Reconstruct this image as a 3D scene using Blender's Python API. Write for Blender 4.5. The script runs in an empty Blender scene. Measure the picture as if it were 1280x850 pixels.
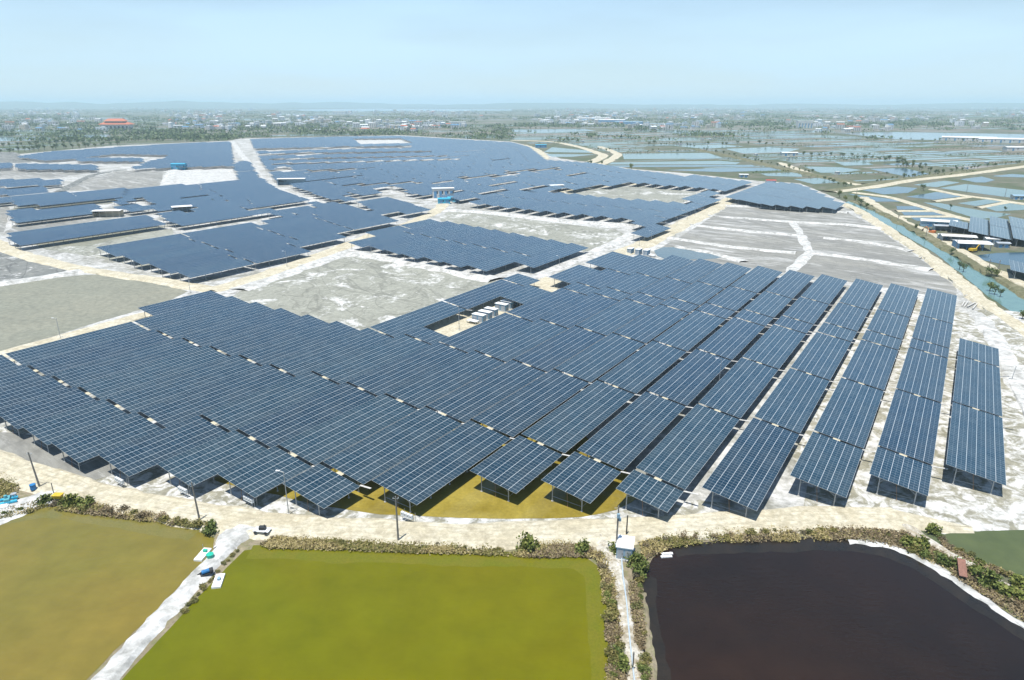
import bpy, math, random
from mathutils import Vector, Matrix, noise
from mathutils.geometry import tessellate_polygon

random.seed(7)
SC = bpy.context.scene
COL = SC.collection

# ------------------------------------------------------------------ camera, sky, sun, exposure
F_PX, CX, CY, HORIZON, CAM_H = 853.0, 640.0, 425.0, 130.5, 75.0
PITCH = math.atan((CY - HORIZON) / F_PX)
cam_d = bpy.data.cameras.new("camera")
cam = bpy.data.objects.new("camera", cam_d)
COL.objects.link(cam)
cam.location = (0, 0, CAM_H)
cam.rotation_euler = (math.pi / 2 - PITCH, 0, 0)
cam_d.sensor_width = 36.0
cam_d.lens = 36.0 * F_PX / 1280.0
cam_d.clip_start = 0.5
cam_d.clip_end = 80000.0
SC.camera = cam

AX = Vector((0.54788, 0.83656, 0.0))      # direction of the panel rows
BX = Vector((0.83656, -0.54788, 0.0))     # across the rows, towards the low edge

SUN_EL = math.radians(77.0)
sun_h = -AX                                # sun stands behind the camera, a little left
sun_vec = Vector((sun_h.x * math.cos(SUN_EL), sun_h.y * math.cos(SUN_EL), math.sin(SUN_EL)))
world = bpy.data.worlds.new("World")
SC.world = world
world.use_nodes = True
wn = world.node_tree
for n in list(wn.nodes):
    wn.nodes.remove(n)
sky = wn.nodes.new("ShaderNodeTexSky")
sky.sky_type = 'NISHITA'
sky.sun_disc = False
sky.sun_elevation = SUN_EL
sky.sun_rotation = math.atan2(sun_vec.x, sun_vec.y)
sky.altitude = 75.0
sky.air_density = 1.0
sky.dust_density = 0.1
sky.ozone_density = 1.0
bg = wn.nodes.new("ShaderNodeBackground")
bg.inputs['Strength'].default_value = 0.08
wo = wn.nodes.new("ShaderNodeOutputWorld")
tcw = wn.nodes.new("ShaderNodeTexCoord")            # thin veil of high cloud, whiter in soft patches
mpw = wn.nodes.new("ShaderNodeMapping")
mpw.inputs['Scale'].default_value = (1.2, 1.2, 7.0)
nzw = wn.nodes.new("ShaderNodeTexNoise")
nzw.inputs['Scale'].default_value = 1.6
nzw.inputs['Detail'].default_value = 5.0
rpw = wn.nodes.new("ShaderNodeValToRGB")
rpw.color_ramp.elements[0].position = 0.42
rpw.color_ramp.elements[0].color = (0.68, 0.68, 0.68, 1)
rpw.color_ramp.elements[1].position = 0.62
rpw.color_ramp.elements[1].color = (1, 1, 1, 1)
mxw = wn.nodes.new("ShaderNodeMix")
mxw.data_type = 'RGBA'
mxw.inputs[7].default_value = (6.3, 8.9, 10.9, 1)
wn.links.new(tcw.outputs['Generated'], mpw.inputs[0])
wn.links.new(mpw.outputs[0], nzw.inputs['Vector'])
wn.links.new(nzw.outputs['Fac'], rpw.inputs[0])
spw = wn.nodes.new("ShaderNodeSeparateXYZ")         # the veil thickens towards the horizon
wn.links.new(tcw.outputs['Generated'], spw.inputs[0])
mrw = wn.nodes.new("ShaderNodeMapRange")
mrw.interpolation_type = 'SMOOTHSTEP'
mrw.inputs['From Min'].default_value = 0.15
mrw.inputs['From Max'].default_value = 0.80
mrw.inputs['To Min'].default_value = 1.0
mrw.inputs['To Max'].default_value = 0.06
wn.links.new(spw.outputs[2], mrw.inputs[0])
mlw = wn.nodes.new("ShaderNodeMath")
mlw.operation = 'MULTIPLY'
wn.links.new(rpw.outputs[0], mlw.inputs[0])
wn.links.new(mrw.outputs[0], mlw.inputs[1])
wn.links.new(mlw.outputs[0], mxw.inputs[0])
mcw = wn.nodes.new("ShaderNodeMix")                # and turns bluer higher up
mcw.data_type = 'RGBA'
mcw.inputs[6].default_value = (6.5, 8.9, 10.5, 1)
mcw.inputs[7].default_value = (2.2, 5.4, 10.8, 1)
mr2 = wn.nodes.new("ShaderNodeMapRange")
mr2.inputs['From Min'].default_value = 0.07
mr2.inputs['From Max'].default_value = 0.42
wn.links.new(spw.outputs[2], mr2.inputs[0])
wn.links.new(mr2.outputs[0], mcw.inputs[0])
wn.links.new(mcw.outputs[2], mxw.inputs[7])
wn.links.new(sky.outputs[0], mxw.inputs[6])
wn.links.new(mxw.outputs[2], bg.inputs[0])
SC.cycles.volume_bounces = 3
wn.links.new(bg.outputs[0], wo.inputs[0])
sl = bpy.data.lights.new("sun", 'SUN')
sl.energy = 5.0
sl.angle = math.radians(0.55)
sl.color = (1.0, 0.96, 0.89)
so = bpy.data.objects.new("sun", sl)
COL.objects.link(so)
so.rotation_euler = (-sun_vec).to_track_quat('-Z', 'Y').to_euler()
SC.view_settings.view_transform = 'Standard'
SC.view_settings.look = 'None'
SC.view_settings.exposure = 0.34
SC.view_settings.gamma = 1.0
SC.view_settings.use_curve_mapping = False
HAZE_DENSITY = 0.95e-4

# ------------------------------------------------------------------ plan coordinates of the survey
_cp, _sp = math.cos(PITCH), math.sin(PITCH)


def G(u, v, z=0.0):
    """ground-plan position of a survey mark read off the aerial photograph at height z"""
    x, y = (u - CX) / F_PX, -(v - CY) / F_PX
    d = Vector((x, _cp + y * _sp, -_sp + y * _cp))
    t = (z - CAM_H) / d.z
    return Vector((d.x * t, d.y * t, z))


def in_view(p, m=0.06):
    y, z = p.y, p.z - CAM_H
    f = y * _cp - z * _sp
    if f < 1:
        return False
    return abs(p.x / f * F_PX) < 640 * (1 + m) and abs((y * _sp + z * _cp) / f * F_PX) < 425 * (1 + m)


def ST(s, t, z=0.0):
    p = AX * s + BX * t
    return Vector((p.x, p.y, z))


def to_st(p):
    return p.x * AX.x + p.y * AX.y, p.x * BX.x + p.y * BX.y


def inside(x, y, poly):
    c = False
    n = len(poly)
    j = n - 1
    for i in range(n):
        xi, yi = poly[i][0], poly[i][1]
        xj, yj = poly[j][0], poly[j][1]
        if (yi > y) != (yj > y) and x < (xj - xi) * (y - yi) / (yj - yi) + xi:
            c = not c
        j = i
    return c


# ------------------------------------------------------------------ materials
def new_mat(name):
    m = bpy.data.materials.new(name)
    m.use_nodes = True
    nt = m.node_tree
    b = nt.nodes["Principled BSDF"]
    return m, nt, b


def N(nt, kind, **kw):
    n = nt.nodes.new(kind)
    for k, v in kw.items():
        setattr(n, k, v)
    return n


def L(nt, a, b):
    nt.links.new(a, b)


def math_n(nt, op, a, b=None, clamp=False):
    n = N(nt, "ShaderNodeMath", operation=op)
    n.use_clamp = clamp
    for i, x in enumerate((a, b)):
        if x is None:
            continue
        if isinstance(x, (int, float)):
            n.inputs[i].default_value = x
        else:
            L(nt, x, n.inputs[i])
    return n.outputs[0]


def noise_n(nt, scale, detail=5.0, rough=0.6, vec=None, dist=0.0):
    n = N(nt, "ShaderNodeTexNoise")
    n.inputs['Scale'].default_value = scale
    n.inputs['Detail'].default_value = detail
    n.inputs['Roughness'].default_value = rough
    n.inputs['Distortion'].default_value = dist
    if vec is not None:
        L(nt, vec, n.inputs['Vector'])
    return n.outputs['Fac']


def ramp_n(nt, fac, stops):
    r = N(nt, "ShaderNodeValToRGB")
    e = r.color_ramp.elements
    while len(e) < len(stops):
        e.new(0.5)
    for i, (p, c) in enumerate(stops):
        e[i].position = p
        e[i].color = (c[0], c[1], c[2], 1)
    L(nt, fac, r.inputs[0])
    return r.outputs[0]


def mix_n(nt, fac, a, b, mode='MIX'):
    m = N(nt, "ShaderNodeMix", data_type='RGBA', blend_type=mode)
    m.clamp_factor = True
    if isinstance(fac, (int, float)):
        m.inputs[0].default_value = fac
    else:
        L(nt, fac, m.inputs[0])
    for i, x in ((6, a), (7, b)):
        if isinstance(x, tuple):
            m.inputs[i].default_value = (x[0], x[1], x[2], 1)
        else:
            L(nt, x, m.inputs[i])
    return m.outputs[2]


def pos_n(nt, sx=1.0, sy=1.0, rot=0.0):
    g = N(nt, "ShaderNodeTexCoord")
    mp = N(nt, "ShaderNodeMapping")
    mp.vector_type = 'TEXTURE'
    mp.inputs['Scale'].default_value = (1 / sx, 1 / sy, 1)
    mp.inputs['Rotation'].default_value = (0, 0, rot)
    L(nt, g.outputs['Object'], mp.inputs['Vector'])
    return mp.outputs[0]


def bump_n(nt, b, h, dist, strength=1.0):
    n = N(nt, "ShaderNodeBump")
    n.inputs['Distance'].default_value = dist
    n.inputs['Strength'].default_value = strength
    L(nt, h, n.inputs['Height'])
    L(nt, n.outputs[0], b.inputs['Normal'])


def plain(name, col, rough=0.7, metal=0.0, var=0.25, scale=3.0):
    m, nt, b = new_mat(name)
    f = noise_n(nt, scale, 4, 0.6, pos_n(nt))
    c = ramp_n(nt, f, [(0.3, tuple(x * (1 - var) for x in col)), (0.7, tuple(min(1, x * (1 + var)) for x in col))])
    L(nt, c, b.inputs['Base Color'])
    b.inputs['Roughness'].default_value = rough
    b.inputs['Metallic'].default_value = metal
    return m


def mud_mat(name, mud, wet, salt, salt_at, salt_soft=0.07, scale=0.05, tracks=0.0, wetness=0.0, fine=0.5, sx=1.0, sy=1.0, rot=0.0, ruts=0.0):
    """grey salt-pan mud, wet darker flats, white salt crust where a noise runs over salt_at"""
    m, nt, b = new_mat(name)
    p = pos_n(nt, sx, sy, rot)
    big = noise_n(nt, scale, 7, 0.62, p, 0.6)
    mid = noise_n(nt, scale * 6, 6, 0.65, p, 0.4)
    fin = noise_n(nt, fine, 5, 0.7, p)
    base = mix_n(nt, ramp_n(nt, big, [(0.36, (0, 0, 0)), (0.62, (1, 1, 1))]), wet, mud)
    base = mix_n(nt, ramp_n(nt, mid, [(0.35, (0.55, 0.55, 0.55)), (0.65, (0, 0, 0))]), base, tuple(x * 0.8 for x in wet))
    if tracks:
        for sc_, ro_, wd_ in ((0.055, 0.5, 0.012), (0.11, -0.35, 0.010), (0.04, 0.95, 0.009)):
            nz_ = noise_n(nt, sc_, 3.0, 0.55, pos_n(nt, 1.0, 0.22, ro_), 0.8)
            ln_ = math_n(nt, 'ABSOLUTE', math_n(nt, 'SUBTRACT', nz_, 0.5))
            base = mix_n(nt, ramp_n(nt, ln_, [(0.0, (tracks,) * 3), (wd_ * 1.6, (0, 0, 0))]), base, tuple(x * 0.6 for x in wet))
    sm = math_n(nt, 'ADD', math_n(nt, 'MULTIPLY', noise_n(nt, scale * 1.7, 8, 0.68, p, 1.0), 0.75), math_n(nt, 'MULTIPLY', fin, 0.25))
    sf = ramp_n(nt, sm, [(max(0.0, salt_at - salt_soft), (0, 0, 0)), (min(1.0, salt_at + salt_soft), (1, 1, 1))])
    col = mix_n(nt, sf, base, salt)
    if ruts:                                   # wheel ruts worn along the track
        sp = N(nt, "ShaderNodeSeparateXYZ")
        L(nt, N(nt, "ShaderNodeUVMap").outputs[0], sp.inputs[0])
        wob = math_n(nt, 'MULTIPLY', math_n(nt, 'SUBTRACT', noise_n(nt, 0.07, 2, 0.5, pos_n(nt)), 0.5), 2.2)
        ax = math_n(nt, 'ABSOLUTE', math_n(nt, 'ADD', sp.outputs[0], wob))
        for at_, wd_ in ((0.85, 0.32), (2.1, 0.28)):
            dd = math_n(nt, 'ABSOLUTE', math_n(nt, 'SUBTRACT', ax, at_))
            rf = ramp_n(nt, dd, [(0.0, (ruts,) * 3), (wd_, (0, 0, 0))])
            col = mix_n(nt, math_n(nt, 'MULTIPLY', rf, ramp_n(nt, mid, [(0.35, (0.2, 0.2, 0.2)), (0.6, (1, 1, 1))])), col, tuple(x * 0.72 for x in mud))
    gr = ramp_n(nt, fin, [(0.28, (0.62, 0.62, 0.62)), (0.72, (1.1, 1.1, 1.1))])
    col = mix_n(nt, 1.0, col, gr, 'MULTIPLY')
    L(nt, col, b.inputs['Base Color'])
    b.inputs['Roughness'].default_value = 0.85 - 0.45 * wetness
    bump_n(nt, b, mid, 0.25, 0.6)
    return m


def water_mat(name, c1, c2, rough=0.12, scale=0.02, ripple=0.03, spec=0.5):
    m, nt, b = new_mat(name)
    p = pos_n(nt)
    f = noise_n(nt, scale, 4, 0.55, p, 0.8)
    f2 = noise_n(nt, scale * 14, 4, 0.6, p)
    c = ramp_n(nt, f, [(0.32, c1), (0.68, c2)])
    c = mix_n(nt, 1.0, c, ramp_n(nt, f2, [(0.3, (0.86, 0.87, 0.88)), (0.7, (1.1, 1.09, 1.08))]), 'MULTIPLY')
    L(nt, c, b.inputs['Base Color'])
    b.inputs['Roughness'].default_value = rough
    b.inputs['IOR'].default_value = 1.33
    b.inputs['Specular IOR Level'].default_value = spec
    bump_n(nt, b, noise_n(nt, 1.1, 3, 0.6, pos_n(nt, 0.6, 1.4)), ripple, 0.5)
    return m


def panel_mat():
    m, nt, b = new_mat("solar_glass")
    uvn = N(nt, "ShaderNodeUVMap")
    sep = N(nt, "ShaderNodeSeparateXYZ")
    L(nt, uvn.outputs[0], sep.inputs[0])
    x, y = sep.outputs[0], sep.outputs[1]
    W = 10.6 / 6

    def line(c, period, width):
        return math_n(nt, 'LESS_THAN', math_n(nt, 'PINGPONG', c, period / 2), width / 2)
    strong = line(x, W, 0.075)
    half = line(x, W / 2, 0.035)
    cross = line(y, 1.02, 0.05)
    # module-to-module and string-to-string differences
    cv = N(nt, "ShaderNodeCombineXYZ")
    L(nt, math_n(nt, 'FLOOR', math_n(nt, 'DIVIDE', x, W)), cv.inputs[0])
    L(nt, math_n(nt, 'FLOOR', math_n(nt, 'DIVIDE', y, 1.02)), cv.inputs[1])
    oi = N(nt, "ShaderNodeObjectInfo")
    L(nt, math_n(nt, 'MULTIPLY', oi.outputs['Random'], 97.0), cv.inputs[2])
    wnz = N(nt, "ShaderNodeTexWhiteNoise", noise_dimensions='3D')
    L(nt, cv.outputs[0], wnz.inputs['Vector'])
    base = ramp_n(nt, wnz.outputs['Value'], [(0.0, (0.010, 0.031, 0.050)), (0.6, (0.013, 0.037, 0.058)), (1.0, (0.022, 0.049, 0.072))])
    rr = ramp_n(nt, oi.outputs['Random'], [(0.0, (0.72, 0.80, 0.88)), (1.0, (1.25, 1.15, 1.08))])
    base = mix_n(nt, 1.0, base, rr, 'MULTIPLY')
    # a film of dust, thicker in places
    dust = noise_n(nt, 0.11, 5, 0.6, pos_n(nt))
    base = mix_n(nt, ramp_n(nt, dust, [(0.42, (0.0, 0.0, 0.0)), (0.75, (0.12, 0.12, 0.12))]), base, (0.22, 0.22, 0.18))
    col = mix_n(nt, math_n(nt, 'MULTIPLY', half, 0.55), base, (0.30, 0.35, 0.39))
    col = mix_n(nt, math_n(nt, 'MULTIPLY', cross, 0.75), col, (0.36, 0.41, 0.43))
    col = mix_n(nt, strong, col, (0.50, 0.54, 0.56))
    L(nt, col, b.inputs['Base Color'])
    b.inputs['Roughness'].default_value = 0.10
    b.inputs['IOR'].default_value = 1.52
    return m


def leaf_mat(name, cols, rough=0.7):
    m, nt, b = new_mat(name)
    g = N(nt, "ShaderNodeNewGeometry")
    k = len(cols)
    c = ramp_n(nt, g.outputs['Random Per Island'], [(i / (k - 1), cols[i]) for i in range(k)])
    oi = N(nt, "ShaderNodeObjectInfo")
    rr = ramp_n(nt, oi.outputs['Random'], [(0.0, (0.75, 0.82, 0.8)), (1.0, (1.25, 1.15, 1.0))])
    c = mix_n(nt, 1.0, c, rr, 'MULTIPLY')
    L(nt, c, b.inputs['Base Color'])
    b.inputs['Roughness'].default_value = rough
    b.inputs['Specular IOR Level'].default_value = 0.2
    return m


SALT = (0.57, 0.57, 0.555)
M = {}
M['panel'] = panel_mat()
M['steel'] = plain("galvanised_steel", (0.36, 0.38, 0.39), 0.5, 0.3)
M['under'] = plain("panel_backsheet", (0.18, 0.19, 0.2), 0.8)
M['rust'] = plain("rusty_pipe", (0.30, 0.17, 0.08), 0.8)
M['beige'] = plain("beige_plate", (0.50, 0.45, 0.32), 0.7)
M['concrete_pole'] = plain("weathered_concrete", (0.20, 0.185, 0.165), 0.85)
M['white_paint'] = plain("white_paint", (0.74, 0.76, 0.77), 0.5, var=0.08)
M['box_white'] = plain("off_white_cabinet", (0.66, 0.69, 0.71), 0.45, var=0.08)
M['pale_blue'] = plain("pale_blue_steel", (0.25, 0.38, 0.48), 0.55, var=0.1)
M['cabin_blue'] = plain("cabin_blue_steel", (0.13, 0.26, 0.36), 0.55, var=0.1)
M['teal'] = plain("teal_steel", (0.10, 0.33, 0.38), 0.55, var=0.1)
M['cyan'] = plain("cyan_sheet", (0.05, 0.40, 0.58), 0.5, var=0.12)
M['blue'] = plain("blue_tarpaulin", (0.02, 0.16, 0.38), 0.5, var=0.3)
M['yellow'] = plain("yellow_plastic", (0.60, 0.40, 0.03), 0.5)
M['orange'] = plain("orange_paint", (0.55, 0.17, 0.04), 0.5)
M['red'] = plain("red_sheet", (0.45, 0.06, 0.05), 0.6)
M['green'] = plain("green_plastic", (0.02, 0.40, 0.28), 0.5)
M['brown_board'] = plain("brown_board", (0.22, 0.11, 0.08), 0.8)
M['dark'] = plain("dark_metal", (0.03, 0.033, 0.036), 0.6)
M['glass'] = plain("dark_window", (0.03, 0.045, 0.055), 0.15)
M['foam'] = plain("white_foam", (0.78, 0.78, 0.76), 0.8, var=0.06)
M['pvc'] = plain("pale_plastic_pipe", (0.42, 0.50, 0.56), 0.5, var=0.1)
M['concrete'] = plain("pale_concrete", (0.50, 0.49, 0.46), 0.85)
M['roof_white'] = plain("white_sheet_roof", (0.72, 0.73, 0.72), 0.55, var=0.1, scale=0.3)
M['roof_grey'] = plain("grey_sheet_roof", (0.34, 0.37, 0.40), 0.6, var=0.2, scale=0.3)
M['roof_blue'] = plain("blue_sheet_roof", (0.10, 0.25, 0.42), 0.55, var=0.2, scale=0.3)
M['roof_red'] = plain("red_tile_roof", (0.46, 0.14, 0.07), 0.75, var=0.2, scale=0.3)
M['wall_pale'] = plain("pale_render", (0.56, 0.55, 0.52), 0.85, var=0.15, scale=0.2)
M['wall_cream'] = plain("cream_render", (0.52, 0.46, 0.36), 0.85, var=0.15, scale=0.2)
M['bark'] = plain("bark", (0.13, 0.10, 0.075), 0.9)
M['leaf'] = leaf_mat("green_leaves", [(0.06, 0.085, 0.020), (0.12, 0.155, 0.040), (0.20, 0.22, 0.075)])
M['leaf_dark'] = leaf_mat("dark_leaves", [(0.045, 0.07, 0.028), (0.08, 0.115, 0.045), (0.13, 0.165, 0.07)])
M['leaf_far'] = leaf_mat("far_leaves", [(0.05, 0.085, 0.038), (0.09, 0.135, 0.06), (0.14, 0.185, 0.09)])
M['scrub'] = leaf_mat("olive_scrub", [(0.09, 0.095, 0.032), (0.16, 0.16, 0.055), (0.25, 0.22, 0.10)])
M['dry'] = leaf_mat("dry_brown_scrub", [(0.11, 0.085, 0.055), (0.19, 0.155, 0.10), (0.29, 0.245, 0.165)])
M['straw'] = leaf_mat("straw_grass", [(0.17, 0.15, 0.065), (0.27, 0.235, 0.115), (0.37, 0.33, 0.19)])

M['ground'] = mud_mat("dry_ground", (0.225, 0.20, 0.155), (0.125, 0.13, 0.08), (0.075, 0.10, 0.04), 0.50, 0.08, 0.012, fine=0.4)
M['farm'] = mud_mat("salty_farm_ground", (0.34, 0.34, 0.30), (0.26, 0.26, 0.225), SALT, 0.50, 0.08, 0.035)
M['salt_white'] = mud_mat("white_salt_crust", (0.45, 0.45, 0.42), (0.31, 0.31, 0.28), (0.61, 0.61, 0.59), 0.47, 0.09, 0.10)
M['salt_patchy'] = mud_mat("patchy_salt_ground", (0.36, 0.345, 0.27), (0.26, 0.25, 0.185), (0.61, 0.61, 0.59), 0.505, 0.05, 0.13, sx=1.0, sy=1.0)
M['flat'] = mud_mat("grey_mud_flat", (0.315, 0.31, 0.275), (0.24, 0.24, 0.22), SALT, 0.60, 0.09, 0.05, tracks=0.3, sx=0.22, sy=1.0, rot=-0.663)
M['mudpond'] = mud_mat("drained_pond_mud", (0.355, 0.36, 0.305), (0.30, 0.305, 0.255), (0.62, 0.62, 0.60), 0.565, 0.035, 0.03, tracks=0.7)
M['mudolive'] = mud_mat("olive_pond_mud", (0.285, 0.275, 0.205), (0.25, 0.255, 0.195), SALT, 0.75, 0.03, 0.012, tracks=0.22, wetness=0.5)
M['muddark'] = mud_mat("dark_ploughed_mud", (0.27, 0.275, 0.25), (0.17, 0.18, 0.17), SALT, 0.60, 0.05, 0.06, tracks=0.9)
M['road'] = mud_mat("sandy_gravel", (0.56, 0.51, 0.37), (0.50, 0.445, 0.315), (0.64, 0.60, 0.48), 0.54, 0.1, 0.08, fine=0.9, ruts=0.75)
M['path'] = mud_mat("pale_trodden_path", (0.47, 0.42, 0.32), (0.36, 0.31, 0.22), (0.62, 0.60, 0.54), 0.52, 0.09, 0.22, fine=1.4)
M['bank'] = mud_mat("bank_soil", (0.36, 0.31, 0.215), (0.24, 0.20, 0.13), (0.15, 0.16, 0.06), 0.53, 0.07, 0.16, fine=1.2)
M['grassbank'] = mud_mat("grassy_bank", (0.19, 0.175, 0.095), (0.12, 0.125, 0.055), (0.34, 0.31, 0.22), 0.60, 0.08, 0.08, fine=0.8)
M['field_green'] = mud_mat("green_field", (0.09, 0.14, 0.05), (0.055, 0.095, 0.036), (0.17, 0.155, 0.09), 0.57, 0.1, 0.02)
M['field_tan'] = mud_mat("dry_field", (0.25, 0.215, 0.165), (0.19, 0.165, 0.125), (0.11, 0.115, 0.06), 0.58, 0.1, 0.02)
M['field_grey'] = mud_mat("grey_dry_pond", (0.29, 0.28, 0.255), (0.22, 0.21, 0.19), (0.42, 0.41, 0.38), 0.60, 0.1, 0.02)
M['w_brown'] = water_mat("brown_olive_water", (0.152, 0.138, 0.026), (0.205, 0.148, 0.030), scale=0.014, spec=0.4, ripple=0.10)
M['w_olive'] = water_mat("algae_green_water", (0.108, 0.123, 0.004), (0.139, 0.121, 0.003), scale=0.011, spec=0.35, ripple=0.10)
M['w_black'] = water_mat("black_brown_water", (0.011, 0.010, 0.009), (0.030, 0.016, 0.010), scale=0.012, ripple=0.10, rough=0.08)
M['w_shoal'] = water_mat("silty_brown_shallows", (0.15, 0.14, 0.035), (0.175, 0.15, 0.04), scale=0.2)
M['w_shoal2'] = water_mat("silty_green_shallows", (0.122, 0.132, 0.008), (0.145, 0.135, 0.012), scale=0.2)
M['w_shoal3'] = water_mat("dark_silty_shallows", (0.018, 0.017, 0.015), (0.030, 0.024, 0.018), scale=0.2)
M['w_green'] = water_mat("dull_green_water", (0.075, 0.095, 0.032), (0.095, 0.112, 0.045))
M['w_yellow'] = water_mat("yellow_shallow_water", (0.19, 0.145, 0.022), (0.30, 0.24, 0.05), scale=0.11, spec=0.35)
M['w_canal'] = water_mat("teal_canal_water", (0.10, 0.19, 0.175), (0.125, 0.215, 0.195))
M['w_blue'] = water_mat("blue_pond_water", (0.025, 0.062, 0.095), (0.038, 0.085, 0.12), ripple=0.02)
M['w_bluegrey'] = water_mat("thin_blue_grey_water", (0.07, 0.11, 0.13), (0.15, 0.17, 0.16), scale=0.03)
M['w_teal'] = water_mat("pale_teal_water", (0.085, 0.145, 0.13), (0.13, 0.185, 0.16), ripple=0.02)
M['w_pale'] = water_mat("pale_far_water", (0.10, 0.15, 0.17), (0.14, 0.19, 0.205), ripple=0.02)


# ------------------------------------------------------------------ mesh helpers
class MB:
    def __init__(self):
        self.v, self.f, self.m, self.uv = [], [], [], {}

    def face(self, pts, mi=0, uv=None):
        i = len(self.v)
        self.v += [tuple(p) for p in pts]
        if uv:
            self.uv[len(self.f)] = uv
        self.f.append(tuple(range(i, i + len(pts))))
        self.m.append(mi)

    def hexa(self, c, mi=0, skip=()):
        """c: four bottom corners then four top corners"""
        i = len(self.v)
        self.v += [tuple(p) for p in c]
        for k, q in enumerate(((3, 2, 1, 0), (4, 5, 6, 7), (0, 1, 5, 4), (1, 2, 6, 5), (2, 3, 7, 6), (3, 0, 4, 7))):
            if k in skip:
                continue
            self.f.append(tuple(i + a for a in q))
            self.m.append(mi)

    def box(self, c, sx, sy, sz, mi=0, rot=0.0):
        """box standing on c"""
        ca, sa = math.cos(rot), math.sin(rot)
        pts = []
        for z in (0, sz):
            for x, y in ((-sx / 2, -sy / 2), (sx / 2, -sy / 2), (sx / 2, sy / 2), (-sx / 2, sy / 2)):
                pts.append((c[0] + x * ca - y * sa, c[1] + x * sa + y * ca, c[2] + z))
        self.hexa(pts, mi)

    def bar(self, a, b, r, mi=0, n=6, r2=None):
        a, b = Vector(a), Vector(b)
        d = (b - a).normalized()
        x = d.orthogonal().normalized()
        y = d.cross(x)
        r2 = r if r2 is None else r2
        i = len(self.v)
        for p, rr in ((a, r), (b, r2)):
            for k in range(n):
                an = 2 * math.pi * k / n
                self.v.append(tuple(p + x * (rr * math.cos(an)) + y * (rr * math.sin(an))))
        for k in range(n):
            self.f.append((i + k, i + (k + 1) % n, i + n + (k + 1) % n, i + n + k))
            self.m.append(mi)
        self.f.append(tuple(i + k for k in reversed(range(n))))
        self.m.append(mi)
        self.f.append(tuple(i + n + k for k in range(n)))
        self.m.append(mi)

    def leaf(self, p, size, rng, mi=0, up=0.25):
        n = Vector((rng.gauss(0, 1), rng.gauss(0, 1), rng.gauss(0, 1) + up)).normalized()
        x = n.orthogonal().normalized()
        x = Matrix.Rotation(rng.random() * 6.28, 3, n) @ x
        y = n.cross(x)
        a, b = size * (0.6 + 0.6 * rng.random()), size * (0.4 + 0.5 * rng.random())
        p = Vector(p)
        self.face([p - x * a, p - y * b * 0.8, p + x * a, p + y * b], mi)

    def mesh(self, name, mats):
        me = bpy.data.meshes.new(name)
        me.from_pydata(self.v, [], self.f)
        for mt in mats:
            me.materials.append(mt)
        if len(mats) > 1:
            me.polygons.foreach_set("material_index", self.m)
        if self.uv:
            ul = me.uv_layers.new(name="UVMap")
            for fi, uv in self.uv.items():
                po = me.polygons[fi]
                for k, li in enumerate(po.loop_indices):
                    ul.data[li].uv = uv[k]
        me.update()
        return me

    def build(self, name, mats, parent=None, loc=None):
        if not isinstance(mats, (list, tuple)):
            mats = [mats]
        return link(name, self.mesh(name, mats), parent, loc)


def link(name, me, parent=None, loc=None):
    o = bpy.data.objects.new(name, me)
    COL.objects.link(o)
    if loc is not None:
        o.location = loc
    if parent is not None:
        o.parent = parent
    return o


def tag(o, label=None, cat=None, group=None, kind=None):
    if label:
        o['label'] = label
    if cat:
        o['category'] = cat
    if group:
        o['group'] = group
    if kind:
        o['kind'] = kind
    return o


def thing(name, label, cat, loc=(0, 0, 0), rz=0.0, group=None):
    o = bpy.data.objects.new(name, None)
    o.empty_display_size = 0.5
    COL.objects.link(o)
    o.location = loc
    o.rotation_euler = (0, 0, rz)
    return tag(o, label, cat, group)


def clone(root, loc, rz=0.0, label=None, scale=1.0, group=None):
    r = root.copy()
    COL.objects.link(r)
    r.location = loc
    r.rotation_euler = (0, 0, rz)
    r.scale = (scale, scale, scale) if isinstance(scale, (int, float)) else scale
    if label:
        r['label'] = label
    if group:
        r['group'] = group
    for ch in list(root.children):
        c = ch.copy()
        COL.objects.link(c)
        c.parent = r
        for g2 in list(ch.children):
            d = g2.copy()
            COL.objects.link(d)
            d.parent = c
    return r


def structure(o):
    o['kind'] = 'structure'
    return o


def smooth(pts, step, closed=False):
    """Catmull-Rom through the points, resampled"""
    n = len(pts)
    out = []
    rng_i = range(n if closed else n - 1)
    for i in rng_i:
        if closed:
            p0, p1, p2, p3 = pts[(i - 1) % n], pts[i], pts[(i + 1) % n], pts[(i + 2) % n]
        else:
            p0, p1, p2, p3 = pts[max(i - 1, 0)], pts[i], pts[i + 1], pts[min(i + 2, n - 1)]
        k = max(1, int((p2 - p1).length / step))
        k = min(k, 60)
        for j in range(k):
            t = j / k
            a = 0.5 * ((2 * p1) + (p2 - p0) * t + (2 * p0 - 5 * p1 + 4 * p2 - p3) * t * t + (3 * p1 - p0 - 3 * p2 + p3) * t ** 3)
            out.append(a)
    if not closed:
        out.append(pts[-1].copy())
    return out


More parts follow.
